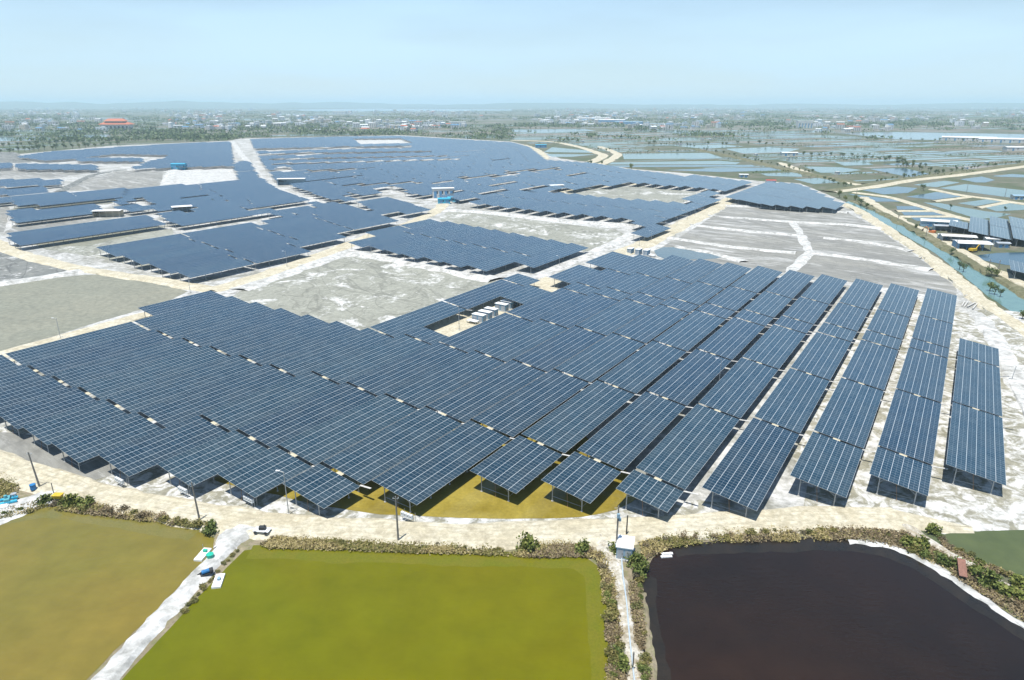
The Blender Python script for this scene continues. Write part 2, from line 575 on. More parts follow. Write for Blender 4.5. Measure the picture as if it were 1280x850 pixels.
def sheet(name, px, z, mat, curve=False, jit=0.0, step=6.0, world_pts=None):
    pts = world_pts if world_pts else [G(u, v, z) for u, v in px]
    if curve:
        pts = smooth(pts, step, True)
    elif jit:
        q = []
        for i, p in enumerate(pts):
            r = pts[(i + 1) % len(pts)]
            k = max(1, min(40, int((r - p).length / step)))
            q += [p.lerp(r, j / k) for j in range(k)]
        pts = q
    if jit:
        rng = random.Random(name + str(px[0] if px else 0))
        for p in pts:
            w = noise.noise(Vector((p.x * 0.11, p.y * 0.11, 3.1)))
            w2 = noise.noise(Vector((p.x * 0.11, p.y * 0.11, 8.7)))
            p.x += jit * (w * 1.6 + rng.uniform(-0.4, 0.4))
            p.y += jit * (w2 * 1.6 + rng.uniform(-0.4, 0.4))
    for p in pts:
        p.z = z
    tri = tessellate_polygon([pts])
    me = bpy.data.meshes.new(name)
    fs = []
    for t in tri:
        a, b, c = pts[t[0]], pts[t[1]], pts[t[2]]
        cr = (b.x - a.x) * (c.y - a.y) - (b.y - a.y) * (c.x - a.x)
        fs.append(tuple(t) if cr > 0 else (t[0], t[2], t[1]))
    me.from_pydata([tuple(p) for p in pts], [], fs)
    me.materials.append(mat)
    return structure(link(name, me))


def ribbon(name, px, width, top, mat, slope=1.5, jit=0.25, step=5.0, base=-0.05, w_end=None, world_pts=None, kind=True):
    """raised track or dike: flat top, sloping shoulders, uneven edges"""
    pts = world_pts if world_pts else [G(u, v, top) for u, v in px]
    pts = smooth(pts, step)
    mb = MB()
    rows = []
    n = len(pts)
    rng = random.Random(name + str(px[0] if px else 0))
    for i, p in enumerate(pts):
        d = pts[min(i + 1, n - 1)] - pts[max(i - 1, 0)]
        d.z = 0
        d.normalize()
        s = Vector((d.y, -d.x, 0))
        w = width if w_end is None else width + (w_end - width) * i / max(1, n - 1)
        h = w / 2
        off = [-(h + slope), -h, -h * 0.35, h * 0.35, h, h + slope]
        crown = 0.05 if top > 0.11 else 0.0
        zz = [base, top, top + crown, top + crown, top, base]
        row = []
        for k in range(6):
            j = jit * (1.0 if k in (1, 4) else 1.6 if k in (0, 5) else 0.3)
            e = rng.uniform(-j, j) + j * 1.5 * noise.noise(Vector((p.x * 0.08, p.y * 0.08, k * 3.3)))
            q = p + s * (off[k] + e)
            q.z = zz[k] + (rng.uniform(-0.04, 0.04) if k in (1, 2, 3, 4) and crown else 0)
            row.append(q)
        rows.append(row)
    for a, b in zip(rows[:-1], rows[1:]):
        i = len(mb.v)
        mb.v += [tuple(q) for q in a] + [tuple(q) for q in b]
        for k in range(5):
            mb.uv[len(mb.f)] = [(off[k], 0), (off[k], 1), (off[k + 1], 1), (off[k + 1], 0)]
            mb.f.append((i + k, i + 6 + k, i + 7 + k, i + k + 1))
            mb.m.append(0)
    # share vertices so shading runs smoothly
    o = mb.build(name, mat)
    return structure(o) if kind else o


# ------------------------------------------------------------------ haze
def haze():
    mb = MB()
    R = 30000.0
    c = [(-R, -600, -3.0), (R, -600, -3.0), (R, R, -3.0), (-R, R, -3.0)]
    mb.hexa(c + [(x, y, 215.0) for x, y, _ in c])
    m = bpy.data.materials.new("haze_air")
    m.use_nodes = True
    nt = m.node_tree
    for n in list(nt.nodes):
        nt.nodes.remove(n)
    vol = nt.nodes.new("ShaderNodeVolumePrincipled")
    vol.inputs['Color'].default_value = (0.68, 0.89, 1.0, 1)
    vol.inputs['Density'].default_value = HAZE_DENSITY
    vol.inputs['Anisotropy'].default_value = 0.0
    out = nt.nodes.new("ShaderNodeOutputMaterial")
    nt.links.new(vol.outputs[0], out.inputs['Volume'])
    o = mb.build("haze", m)
    o['kind'] = 'stuff'


haze()

# ------------------------------------------------------------------ ground, flats, water
RG = 27000.0
mb = MB()
xs = [-RG, -8000, -3000, -1200, -500, 0, 500, 1200, 3000, 8000, RG]
ys = [-500, 0, 300, 800, 2000, 5000, 10000, RG]
for i in range(len(xs) - 1):
    for j in range(len(ys) - 1):
        mb.face([(xs[i], ys[j], 0), (xs[i + 1], ys[j], 0), (xs[i + 1], ys[j + 1], 0), (xs[i], ys[j + 1], 0)])
structure(mb.build("ground", M['ground']))
hb = MB()                                  # low hills on the skyline, faint through the haze
hp = []
for i in range(121):
    a = math.radians(-48 + 96 * i / 120)
    d_ = 19500 + 2500 * noise.noise(Vector((i * 0.09, 1.7, 0)))
    h_ = 95 + 75 * noise.noise(Vector((i * 0.13, 4.2, 0))) + 30 * noise.noise(Vector((i * 0.5, 9.0, 0))) + (30 if i < 40 else 0)
    hp.append((a, d_, min(190, max(20, h_))))
for (a, d_, h_), (a2, d2, h2) in zip(hp[:-1], hp[1:]):
    P_ = lambda an, r, z: (math.sin(an) * r, math.cos(an) * r, z)
    hb.face([P_(a, d_ - 2600, -1), P_(a2, d2 - 2600, -1), P_(a2, d2, h2), P_(a, d_, h_)])
    hb.face([P_(a, d_, h_), P_(a2, d2, h2), P_(a2, d2 + 2600, -1), P_(a, d_ + 2600, -1)])
structure(hb.build("hills", M['field_green']))

FARM_PX = [(-120, 600), (0, 590), (130, 640), (400, 662), (700, 668), (1000, 655), (1120, 650), (1160, 662), (1300, 664), (1420, 664), (1420, 520), (1290, 430),
           (1240, 388), (1180, 335), (1110, 288), (1056, 252), (1000, 229), (945, 226), (862, 217), (790, 211), (745, 204), (700, 198),
           (660, 182), (640, 177), (500, 169), (300, 173), (287, 176), (140, 182), (30, 192), (-60, 200), (-200, 240), (-300, 400)]
sheet("salt_flat", FARM_PX, 0.03, M['farm'], jit=0.5)

Z1, Z2 = 0.06, 0.09
sheet("front_bank", [(-120, 560), (0, 560), (120, 600), (260, 640), (420, 655), (560, 662), (700, 664), (860, 655), (1000, 652), (1130, 650), (1330, 800),
                     (1330, 1000), (-300, 1000), (-300, 640)], 0.05, M['bank'], jit=0.3)
sheet("salt_apron", [(1000, 655), (1010, 600), (985, 560), (1030, 470), (1075, 410), (1110, 365), (1195, 385), (1245, 395), (1300, 470), (1420, 560), (1420, 668), (1180, 668), (1150, 660), (1100, 648)],
      Z1, M['salt_patchy'], jit=0.6)
sheet("salt_apron", [(-60, 585), (-60, 540), (30, 530), (200, 575), (330, 610), (420, 630), (560, 644), (740, 642), (880, 625), (960, 640), (1000, 648), (800, 656), (600, 658), (420, 652), (200, 628), (60, 595)],
      Z1, M['salt_patchy'], jit=0.5)
sheet("shallow_water", [(455, 641), (520, 645), (600, 648), (700, 648), (748, 643), (790, 628), (800, 605), (745, 560), (700, 520), (600, 520), (480, 560), (400, 590), (300, 585), (265, 600), (330, 615), (390, 630)],
      Z2, M['w_yellow'], curve=True, jit=0.3, step=3)
sheet("mud_flat", [(20, 540), (110, 560), (150, 590), (98, 606), (40, 590), (0, 572), (-40, 570), (-40, 545)], Z2, M['flat'], curve=True, jit=0.4, step=4)

# drained ponds and mud flats between the blocks
sheet("mud_pond", [(-60, 362), (0, 357), (60, 348), (100, 344), (150, 342), (185, 350), (235, 364), (215, 374), (178, 386), (90, 413), (0, 440), (-60, 458)], Z1, M['mudolive'], jit=0.6)
sheet("mud_pond", [(282, 378), (300, 364), (335, 350), (380, 334), (425, 316), (445, 315), (500, 325), (560, 338), (605, 350), (640, 350), (540, 395), (470, 425), (380, 410), (300, 392)], Z1, M['mudpond'], jit=0.6)
sheet("mud_pond", [(548, 272), (562, 264), (610, 268), (700, 279), (770, 287), (782, 293), (750, 308), (735, 316), (690, 304), (620, 294), (560, 286)], Z1, M['mudpond'], jit=0.6)
sheet("mud_pond", [(700, 241), (760, 234), (800, 232), (872, 241), (862, 250), (830, 262), (780, 258), (720, 249)], Z1, M['mudpond'], jit=0.6)
sheet("mud_flat", [(815, 316), (860, 290), (912, 257), (980, 259), (1055, 263), (1090, 282), (1130, 308), (1165, 335), (1198, 362), (1195, 375), (1100, 358), (960, 338), (850, 324)], Z1, M['flat'], jit=0.8)
sheet("mud_field", [(-60, 322), (5, 314), (40, 325), (85, 339), (40, 347), (-60, 357)], Z1, M['muddark'], jit=0.5)
sheet("mud_flat", [(20, 300), (60, 312), (110, 320), (140, 326), (180, 335), (230, 330), (215, 285), (120, 300)], Z1, M['mudpond'], jit=0.5)
sheet("mud_field", [(75, 238), (110, 222), (150, 214), (205, 214), (200, 232), (150, 237)], Z1, M['flat'], jit=0.8)
sheet("salt_field", [(214, 233), (220, 213), (290, 211), (299, 226)], Z1, M['salt_white'], jit=0.8)
sheet("salt_field", [(442, 174), (500, 173), (516, 178.5), (450, 180)], Z1, M['salt_white'], jit=0.8)
sheet("shallow_water", [(817, 313), (830, 309), (862, 310), (884, 315), (903, 321), (880, 324), (830, 323)], Z2, M['w_bluegrey'], curve=True, jit=0.5)
sheet("salt_field", [(535, 407), (545, 400), (615, 372), (680, 345), (702, 352), (690, 372), (610, 412), (560, 425)], Z1, M['road'], jit=0.3)

for px, mk in (([(-80, 190), (20, 190), (40, 203), (-80, 208)], 'muddark'), ([(-80, 213), (128, 213.5), (75, 222), (-80, 223)], 'flat'), ([(-80, 234), (70, 231.5), (60, 234), (-80, 238)], 'flat'),
               ([(-80, 257), (12, 258), (5, 290), (-80, 298)], 'flat'), ([(20, 279), (122, 268), (120, 278), (100, 280), (6, 291)], 'flat'), ([(18, 259.5), (150, 248), (138, 254), (10, 264)], 'mudolive'),
               ([(40, 306), (190, 284), (215, 282), (110, 308)], 'mudolive')):
    sheet("mud_flat", px, Z1 + 0.015, M[mk], jit=0.7)

# the four ponds in front
sheet("pond", [(-60, 663), (0, 648), (50, 638), (100, 641), (150, 650), (200, 656), (240, 662), (268, 672), (266, 690), (240, 718), (180, 778), (100, 858), (40, 930), (-300, 930), (-300, 720)],
      Z2, M['w_brown'], jit=0.25, step=2)
sheet("pond", [(306, 688), (330, 685), (400, 689), (500, 692), (600, 695), (690, 697), (722, 700), (742, 710), (750, 735), (753, 770), (757, 850), (757, 930), (80, 930), (150, 853), (212, 785), (282, 710)],
      Z2, M['w_olive'], jit=0.25, step=2)
sheet("pond", [(838, 685), (900, 680), (1000, 677), (1065, 677), (1105, 683), (1150, 701), (1200, 732), (1250, 767), (1290, 792), (1420, 860), (1420, 960), (818, 960), (816, 850), (808, 795), (801, 750), (804, 715), (816, 697)],
      Z2, M['w_black'], jit=0.25, step=2)
sheet("pond", [(1174, 669), (1200, 664), (1290, 663), (1420, 664), (1420, 780), (1290, 727), (1230, 706), (1196, 691)], Z2, M['w_green'], jit=0.25, step=2)

# silty shallows along the shores
for px, mk in (([(-30, 656), (20, 645), (60, 640), (105, 643), (155, 653), (205, 660), (245, 667)], 'w_shoal'), ([(312, 690), (360, 690), (420, 693), (500, 695.5), (600, 698.5), (690, 700.5), (725, 704), (743, 716), (748, 745), (751, 800), (755, 870)], 'w_shoal2'),
               ([(842, 688), (900, 683), (1000, 680), (1060, 680), (1100, 686), (1148, 704), (1198, 736), (1250, 771), (1300, 801)], 'w_shoal3'), ([(806, 720), (804, 750), (811, 795), (819, 850), (822, 900)], 'w_shoal3')):
    structure(ribbon("shallows", px, 1.6, Z2 + 0.012, M[mk], slope=1.2, jit=0.2, step=2, base=Z2 + 0.004))

# canal on the right
sheet("canal", [(1056, 253), (1100, 276), (1130, 294), (1170, 317), (1200, 341), (1230, 366), (1252, 382), (1300, 412), (1420, 480), (1420, 430), (1300, 377), (1230, 339), (1180, 309), (1130, 283), (1100, 267), (1066, 250)],
      0.07, M['w_canal'], jit=0.5)

# ponds right and behind
PONDS = [
    ('w_blue', [(1077.5, 237.5), (1121, 233), (1147, 235), (1135, 241), (1105, 243)]),
    ('w_blue', [(1059, 242), (1124, 250), (1136, 252), (1086, 252), (1080, 247.5)]),
    ('w_blue', [(1132.5, 246), (1170, 240), (1201, 243), (1200, 246), (1167, 249.5)]),
    ('w_teal', [(1174, 235), (1207, 230), (1290, 239), (1290, 247), (1264, 247), (1232, 243)]),
    ('w_teal', [(1197, 254), (1240, 248), (1260, 250.6), (1220, 257.5)]),
    ('w_teal', [(1230, 259), (1257, 253), (1290, 258), (1290, 262), (1245, 264)]),
    ('w_teal', [(1153.7, 253), (1176, 254), (1232, 264), (1264, 267.5), (1250, 271), (1224, 274)]),
    ('w_blue', [(1120, 257.5), (1155, 258), (1174, 262), (1122, 262)]),
    ('w_blue', [(1126, 264), (1178, 264.5), (1195, 269), (1130, 269)]),
    ('w_blue', [(1137, 271), (1201, 271), (1220, 274), (1180, 276.5), (1146, 276)]),
    ('w_blue', [(1200, 224), (1227, 220.6), (1244, 225), (1232, 228), (1220, 228)]),
    ('w_teal', [(1141, 231), (1180, 226), (1200, 228), (1170, 234)]),
    ('w_blue', [(1240, 220), (1265, 217.5), (1290, 219), (1290, 222), (1251, 221)]),
    ('w_blue', [(1087, 211), (1130, 210), (1165, 218), (1150, 222), (1130, 220), (1100, 214)]),
    ('w_teal', [(1004, 208), (1050, 209), (1077, 212.5), (1055, 215.6), (1026, 216)]),
    ('w_teal', [(1042, 202), (1086, 203), (1092, 206), (1055, 207)]),
    ('w_teal', [(992, 224), (1030, 222), (1050, 228), (1017, 230)]),
    ('w_blue', [(1217, 320), (1245, 316), (1300, 315), (1300, 336), (1257, 331), (1232, 326)]),
    ('w_teal', [(778, 192), (885, 191), (905, 198), (780, 199)]),
    ('w_teal', [(765, 203), (900, 201), (925, 203), (920, 205.4), (760, 205.6)]),
    ('w_blue', [(760, 206.8), (940, 206), (945, 208), (770, 209)]),
    ('w_blue', [(830, 212.5), (910, 210), (965, 209.3), (978, 213), (900, 215)]),
    ('w_teal', [(950, 217), (1000, 215), (1003, 221), (960, 220)]),
    ('w_teal', [(690, 184), (735, 188), (745, 191), (680, 190)]),
    ('w_teal', [(682, 192.5), (745, 193), (715, 196), (690, 196)]),
    ('w_pale', [(640, 162), (730, 161), (745, 163.5), (680, 166), (640, 165)]),
    ('w_pale', [(1045, 166), (1120, 165), (1300, 168), (1300, 176), (1200, 175.5), (1120, 174)]),
    ('w_pale', [(340, 137), (480, 135.8), (640, 136.6), (640, 138.4), (400, 139.6)]),
    ('w_pale', [(-40, 162), (42, 162), (40, 164), (-40, 165)]),
    ('w_pale', [(-40, 171), (60, 171), (65, 174.5), (-40, 178)]),
    ('w_pale', [(70, 169), (135, 168), (140, 171), (75, 173)]),
    ('w_teal', [(905, 186), (960, 184), (1000, 186), (985, 190), (930, 192)]),
    ('w_teal', [(840, 182), (900, 180.5), (930, 183), (880, 186)]),
]
PONDS_W = []
for mk, px in PONDS:
    z = 0.10
    sheet("pond", px, z, M[mk], jit=0.4)
    PONDS_W.append([G(u, v, 0) for u, v in px])

# patchwork of far ponds and fields
mos = {k: MB() for k in ('w_teal', 'w_blue', 'w_pale', 'field_green', 'field_tan', 'field_grey')}
FARM_W = [G(u, v, 0) for u, v in FARM_PX]
RIGHT_W = [G(u, v, 0) for u, v in [(1050, 262), (1040, 246), (1060, 236), (1300, 206), (1420, 206), (1420, 520), (1300, 440)]]
rngm = random.Random(21)
HEDGES, HUTS = [], []


def cell_ok(p):
    if inside(p.x, p.y, FARM_W) or inside(p.x, p.y, RIGHT_W):
        return False
    for q in PONDS_W:
        if inside(p.x, p.y, q):
            return False
    return True


def split(x0, y0, x1, y1, ca, sa, mn):
    w, h = x1 - x0, y1 - y0
    cx, cy = (x0 + x1) / 2, (y0 + y1) / 2
    p = Vector((cx * ca - cy * sa, cx * sa + cy * ca, 0))
    lim = mn * (1 + max(0, p.length - 900) / 900.0)
    if w > lim * 4.5 or h > lim:
        if w > h * 4.2 or (w > lim * 4.5 and h <= lim):
            k = x0 + w * rngm.uniform(0.38, 0.62)
            split(x0, y0, k, y1, ca, sa, mn)
            split(k, y0, x1, y1, ca, sa, mn)
        else:
            k = y0 + h * rngm.uniform(0.38, 0.62)
            split(x0, y0, x1, k, ca, sa, mn)
            split(x0, k, x1, y1, ca, sa, mn)
        return
    if p.y < 200 or abs(p.x) > p.y * 0.85 + 120:
        return
    e = rngm.uniform(2.0, 5.0) * (1 + p.length / 3500)
    cs = []
    for (x, y) in ((x0 + e, y0 + e), (x1 - e, y0 + e), (x1 - e, y1 - e), (x0 + e, y1 - e)):
        cs.append(Vector((x * ca - y * sa, x * sa + y * ca, 0.045)))
    for q in cs + [p]:
        if not cell_ok(q):
            return
    left = p.x < -0.1 * p.y
    far = p.length > 2300
    r = rngm.random()
    if far:
        k = 'w_pale' if r < 0.16 else 'field_green' if r < 0.62 else 'field_tan' if r < 0.85 else 'field_grey'
    elif left:
        k = 'w_pale' if r < 0.22 else 'field_green' if r < 0.66 else 'field_tan' if r < 0.88 else 'field_grey'
    else:
        k = 'w_teal' if r < 0.46 else 'w_blue' if r < 0.54 else 'field_green' if r < 0.60 else 'field_tan' if r < 0.80 else 'field_grey'
    mos[k].face(cs)
    if not far and rngm.random() < 0.45:
        e0, e1 = (cs[0], cs[1]) if (cs[1] - cs[0]).length > (cs[2] - cs[1]).length else (cs[1], cs[2])
        HEDGES.append((e0, e1))
    if not far and rngm.random() < 0.10:
        HUTS.append(cs[0].copy())


a0 = math.radians(20)
split(-4200, -4200, 9600, 9600, math.cos(a0), math.sin(a0), 27.0)
for k, b in mos.items():
    if b.f:
        structure(b.build("ponds" if k.startswith('w_') else "fields", M[k]))

# ------------------------------------------------------------------ roads, dikes, salt ridges
ribbon("road", [(-90, 553), (-40, 565), (0, 579), (60, 599), (100, 611), (160, 625), (200, 633), (240, 640), (300, 649), (360, 656), (450, 662), (520, 666), (600, 668), (700, 665), (760, 662), (850, 656), (950, 650), (1050, 646), (1125, 648)],
       6.6, 0.55, M['road'], slope=1.2, jit=0.3, step=3)
RE = [G(u, v, 0.5) for u, v in [(1104, 646), (1125, 648), (1150, 651), (1185, 656), (1215, 659)]]
ribbon("road", [(1, 1)], 6.6, 0.52, M['road'], slope=1.2, jit=0.5, step=3, w_end=0.2, world_pts=RE)
ribbon("road", [(-60, 460), (0, 443), (90, 418), (188, 391)], 6.5, 0.35, M['road'], slope=0.8, jit=0.25)
ribbon("road", [(-10, 300), (12, 312), (60, 326), (100, 335), (150, 343), (200, 350), (240, 357), (268, 361)], 6.0, 0.5, M['road'], slope=2.0, jit=0.5)
ribbon("road", [(262, 362), (300, 352), (340, 339), (380, 325), (420, 311), (440, 303)], 6.0, 0.5, M['road'], slope=2.5, jit=0.4)
ribbon("road", [(440, 303), (470, 292), (510, 279), (532, 270), (548, 261), (556, 253), (565, 249)], 6.5, 0.45, M['road'], slope=2.0, jit=0.5)
ribbon("salt_dike", [(-60, 362), (0, 353), (50, 346), (100, 337)], 4.0, 0.9, M['salt_white'], slope=2.5, jit=0.5)
ribbon("salt_dike", [(430, 313), (470, 318), (530, 329), (580, 339), (620, 348)], 7.0, 1.0, M['salt_white'], slope=3.0, jit=0.9)
ribbon("salt_dike", [(300, 361), (345, 345), (400, 326), (432, 314)], 3.0, 0.7, M['salt_white'], slope=4.0, jit=0.9)
ribbon("salt_dike", [(556, 262), (600, 264), (660, 270), (720, 276), (800, 280)], 4.5, 0.9, M['salt_white'], slope=3.0, jit=0.7)
ribbon("salt_path", [(660, 349), (700, 332), (745, 313), (770, 302), (792, 290)], 5.0, 0.5, M['salt_white'], slope=1.5, jit=0.5)
ribbon("road", [(765, 319), (800, 306), (830, 291), (860, 276), (885, 264), (905, 252), (925, 243)], 7.5, 0.8, M['road'], slope=3.0, jit=0.5)
ribbon("road", [(700, 240), (740, 234), (770, 231), (805, 229)], 7.0, 0.5, M['road'], slope=2.0, jit=0.5)
ribbon("road", [(1056, 254), (1080, 266), (1110, 286), (1150, 312), (1180, 335), (1212, 361), (1238, 383), (1275, 408), (1330, 448)], 6.0, 0.9, M['road'], slope=1.2, jit=0.6)
ribbon("grassy_bank", [(1068, 250), (1105, 266), (1150, 289), (1200, 318), (1250, 347), (1300, 374), (1400, 428)], 4.5, 1.0, M['grassbank'], slope=1.3, jit=0.9)
ribbon("path", [(1080, 246), (1120, 271), (1160, 290), (1190, 306), (1240, 335), (1300, 364), (1400, 415)], 5.0, 0.6, M['road'], slope=1.5, jit=0.6)
ribbon("road", [(1040, 239), (1100, 231.5), (1140, 224.5), (1200, 218), (1280, 207.5), (1400, 192)], 6.5, 0.9, M['road'], slope=2.5, jit=0.5, step=12)
ribbon("path", [(1068, 240), (1105, 244.5), (1125, 249), (1160, 260), (1200, 271), (1224, 276)], 3.5, 0.7, M['road'], slope=2, jit=0.4)
ribbon("path", [(1165, 236), (1200, 243), (1240, 248), (1265, 252), (1300, 257)], 3.5, 0.7, M['road'], slope=2, jit=0.4)
ribbon("path", [(1120, 263), (1174, 263)], 2.5, 0.6, M['road'], slope=2, jit=0.4)
ribbon("path", [(1124, 269.8), (1200, 270)], 2.5, 0.6, M['road'], slope=2, jit=0.4)
ribbon("path", [(1167, 251), (1215, 245)], 2.5, 0.6, M['road'], slope=2, jit=0.4)
ribbon("path", [(1222, 259), (1262, 251.5)], 2.5, 0.6, M['road'], slope=2, jit=0.4)
ribbon("road", [(291, 177), (299, 189), (311, 204), (323, 220), (333, 229), (350, 237), (368, 245), (405, 252), (425, 252)], 7.0, 0.4, M['salt_white'], slope=1.5, jit=0.8, step=8)
ribbon("road", [(640, 175), (690, 177), (722, 183), (745, 190), (754, 194), (744, 200), (725, 206), (712, 209)], 10.0, 0.5, M['road'], slope=3.0, jit=0.8, step=10)
ribbon("road", [(750, 183), (765, 188.5), (772, 193), (762, 200), (748, 206)], 8.0, 0.5, M['road'], slope=3.0, jit=0.8, step=10)
ribbon("path", [(655, 181), (672, 188), (682, 199)], 9.0, 0.4, M['road'], slope=3.0, jit=1.0, step=10)
ribbon("path", [(975, 203), (1010, 215), (1045, 224), (1078, 231)], 4.5, 0.8, M['road'], slope=3.0, jit=0.6, step=10)
ribbon("grassy_bank", [(870, 186), (925, 197), (975, 209), (1020, 218), (1060, 226), (1080, 229)], 9.0, 1.2, M['grassbank'], slope=4.0, jit=1.2, step=10)
ribbon("grassy_bank", [(1035, 238.5), (1090, 230), (1140, 222), (1200, 214), (1290, 203)], 9.0, 1.0, M['grassbank'], slope=4.0, jit=1.2, step=12)
ribbon("path", [(75, 239), (95, 228), (115, 219), (140, 213.5), (158, 212)], 6.0, 0.4, M['muddark'], slope=2.0, jit=0.8)
ribbon("salt_path", [(207, 234), (212, 222), (218, 211)], 8.0, 0.6, M['salt_white'], slope=3.0, jit=0.8)
# white ridges across the right-hand flats
for px, w in (([(905, 256), (960, 259), (1020, 262), (1060, 265)], 4.0), ([(878, 268), (930, 272), (985, 276), (1060, 280), (1105, 285)], 4.5),
              ([(862, 280), (900, 284), (950, 289), (1000, 293)], 3.0), ([(835, 296), (870, 301), (930, 309), (995, 315)], 4.0),
              ([(845, 307), (890, 315), (930, 326)], 3.0), ([(1015, 315), (1060, 320), (1110, 327), (1165, 336)], 3.5),
              ([(1030, 296), (1070, 300), (1120, 308), (1140, 313)], 3.0)):
    ribbon("salt_ridge", px, w * 0.55, 0.7, M['salt_white'], slope=2.6, jit=1.0)
ribbon("salt_path", [(990, 276), (1000, 290), (1008, 305), (1014, 315)], 2.4, 0.5, M['salt_white'], slope=1.5, jit=0.4)
ribbon("salt_path", [(1012, 315), (1000, 327), (988, 340), (975, 352)], 3.2, 0.5, M['salt_white'], slope=1.5, jit=0.4)
ribbon("salt_path", [(1196, 384), (1220, 391), (1238, 412), (1255, 440), (1275, 480), (1310, 545)], 4.5, 0.5, M['salt_white'], slope=1.5, jit=0.4)
ribbon("ditch", [(1236, 394), (1248, 412), (1262, 440), (1280, 472), (1320, 530)], 3.5, 0.12, M['mudolive'], slope=0.8, jit=0.4, base=0.03)
ribbon("salt_dike", [(1252, 388), (1272, 405), (1300, 440), (1340, 490)], 12.0, 0.8, M['salt_patchy'], slope=3, jit=0.8)
# dikes between the front ponds
ribbon("salt_dike", [(304, 656), (297, 662), (290, 671), (281, 683)], 5.2, 0.56, M['salt_white'], slope=1.4, jit=0.5, step=1.2, w_end=2.2)
ribbon("salt_dike", [(302, 662), (289, 675), (263, 701), (241, 725), (196, 771), (128, 848), (95, 884), (40, 944)], 2.0, 0.6, M['salt_white'], slope=0.9, jit=0.2, step=1.5)
ribbon("path", [(752, 668), (762, 692), (772, 716), (780, 750), (785, 790), (793, 830), (805, 900)], 1.5, 0.55, M['path'], slope=0.9, jit=0.3, step=1.5)
ribbon("path", [(1130, 655), (1160, 675), (1200, 698), (1240, 722), (1300, 752), (1400, 800)], 1.5, 0.55, M['path'], slope=0.9, jit=0.3, step=1.5)
ribbon("bank_edge", [(1060, 675), (1105, 680), (1150, 697), (1200, 727), (1250, 762), (1300, 793)], 0.9, 0.30, M['salt_white'], slope=0.6, jit=0.3, step=1.5)
ribbon("bank_edge", [(803, 740), (810, 790), (818, 850), (824, 900)], 0.6, 0.25, M['bank'], slope=0.5, jit=0.2, step=1.5)
ribbon("road", [(-40, 660), (0, 640), (40, 626), (70, 616)], 5.0, 0.5, M['salt_white'], slope=1.0, jit=0.5, step=2)

# ------------------------------------------------------------------ solar tables
ZL, ZR, WID, GAP = 4.7, 3.1, 10.6, 0.95
TK = [6.6, -6.2, -19.4, -32.7, -46.5, -60.1, -74.0, -87.8, -101.6, -115.7, -129.7, -143.9, -158.3, -172.6, -187.0, -201.6, -216.1, -230.9, -245.4]
STRIPS = [
    (0, [(153.8, 250.2)], [191.4, 231.5]), (1, [(140.8, 316.5)], [155, 193, 231.8, 242.3, 272.4]), (2, [(131.4, 317.5)], [155, 193.8, 231.8, 243.8, 272.6]),
    (3, [(117.3, 318.5)], [155, 193.6, 232.2, 244.9, 274.7]), (4, [(107.7, 319)], [116.8, 155.5, 194.6, 233, 245.2, 275]),
    (5, [(102.5, 320)], [117, 155.6, 194.6, 233.8, 245.6, 276]), (6, [(97.7, 320.5)], [116.8, 155.6, 194.6, 234.9, 246.5, 276.7]),
    (7, [(84.0, 320)], [117, 156, 194.6, 235.2, 246.5, 277]), (8, [(73.5, 321)], [83.4, 117, 156.1, 194.6, 235.4, 246.7, 277.3]),
    (9, [(68.8, 321.5)], [83.4, 117.2, 156.3, 194.6, 235.9, 247.3, 277.5]), (10, [(64.4, 314)], [83.4, 117.3, 156.5, 194.6, 236.1, 247.6, 277.5]),
    (11, [(59.8, 165.5), (211.5, 232.5), (249.2, 277.2), (283.2, 313.4)], [83.5, 117.6, 156.4]),
    (12, [(57.0, 247)], [76.3, 114.7, 155.0, 194.2, 234.6]), (13, [(57.2, 154.2)], [76.2, 114.8]), (14, [(57.2, 154.0)], [76.2, 114.8]),
    (15, [(57.2, 154.2)], [76.3, 114.8]), (16, [(57.2, 154.4)], [76.4, 114.7]), (17, [(57.2, 154.7)], [76.6, 115.5]), (18, [(125.5, 155.3)], []),
]
LEG_S, LEG_T = 6.6, (2.0, 8.6)


def deck_z(dt, w=10.6):
    return ZL + (ZR - ZL) * dt / w


def deck(mb, s0, s1, t, ox=0.0, oy=0.0, mi_top=0, mi_side=1, w=WID):
    """tilted slab in row coordinates relative to (ox, oy)"""
    th = 0.07
    q = [(s0, t, ZL), (s1, t, ZL), (s1, t + w, ZR), (s0, t + w, ZR)]
    top = [ST(a, b, z) - Vector((ox, oy, 0)) for a, b, z in q]
    bot = [p - Vector((0, 0, th)) for p in top]
    ln = s1 - s0
    nrow = max(1, round(ln / 1.02))
    lv = nrow * 1.02
    mb.face([top[0], top[3], top[2], top[1]], mi_top, [(0, 0), (WID, 0), (WID, lv), (0, lv)])
    mb.face([bot[0], bot[1], bot[2], bot[3]], 2)
    for a, b in ((0, 1), (1, 2), (2, 3), (3, 0)):
        mb.face([top[a], top[b], bot[b], bot[a]], mi_side)


ORD = ['first', 'second', 'third', 'fourth', 'fifth', 'sixth', 'seventh', 'eighth', 'ninth', 'tenth', 'eleventh', 'twelfth', 'thirteenth', 'fourteenth', 'fifteenth',
       'sixteenth', 'seventeenth', 'eighteenth', 'nineteenth', 'twentieth', 'twenty-first', 'twenty-second', 'twenty-third', 'twenty-fourth', 'twenty-fifth', 'twenty-sixth', 'twenty-seventh', 'twenty-eighth', 'twenty-ninth', 'thirtieth']

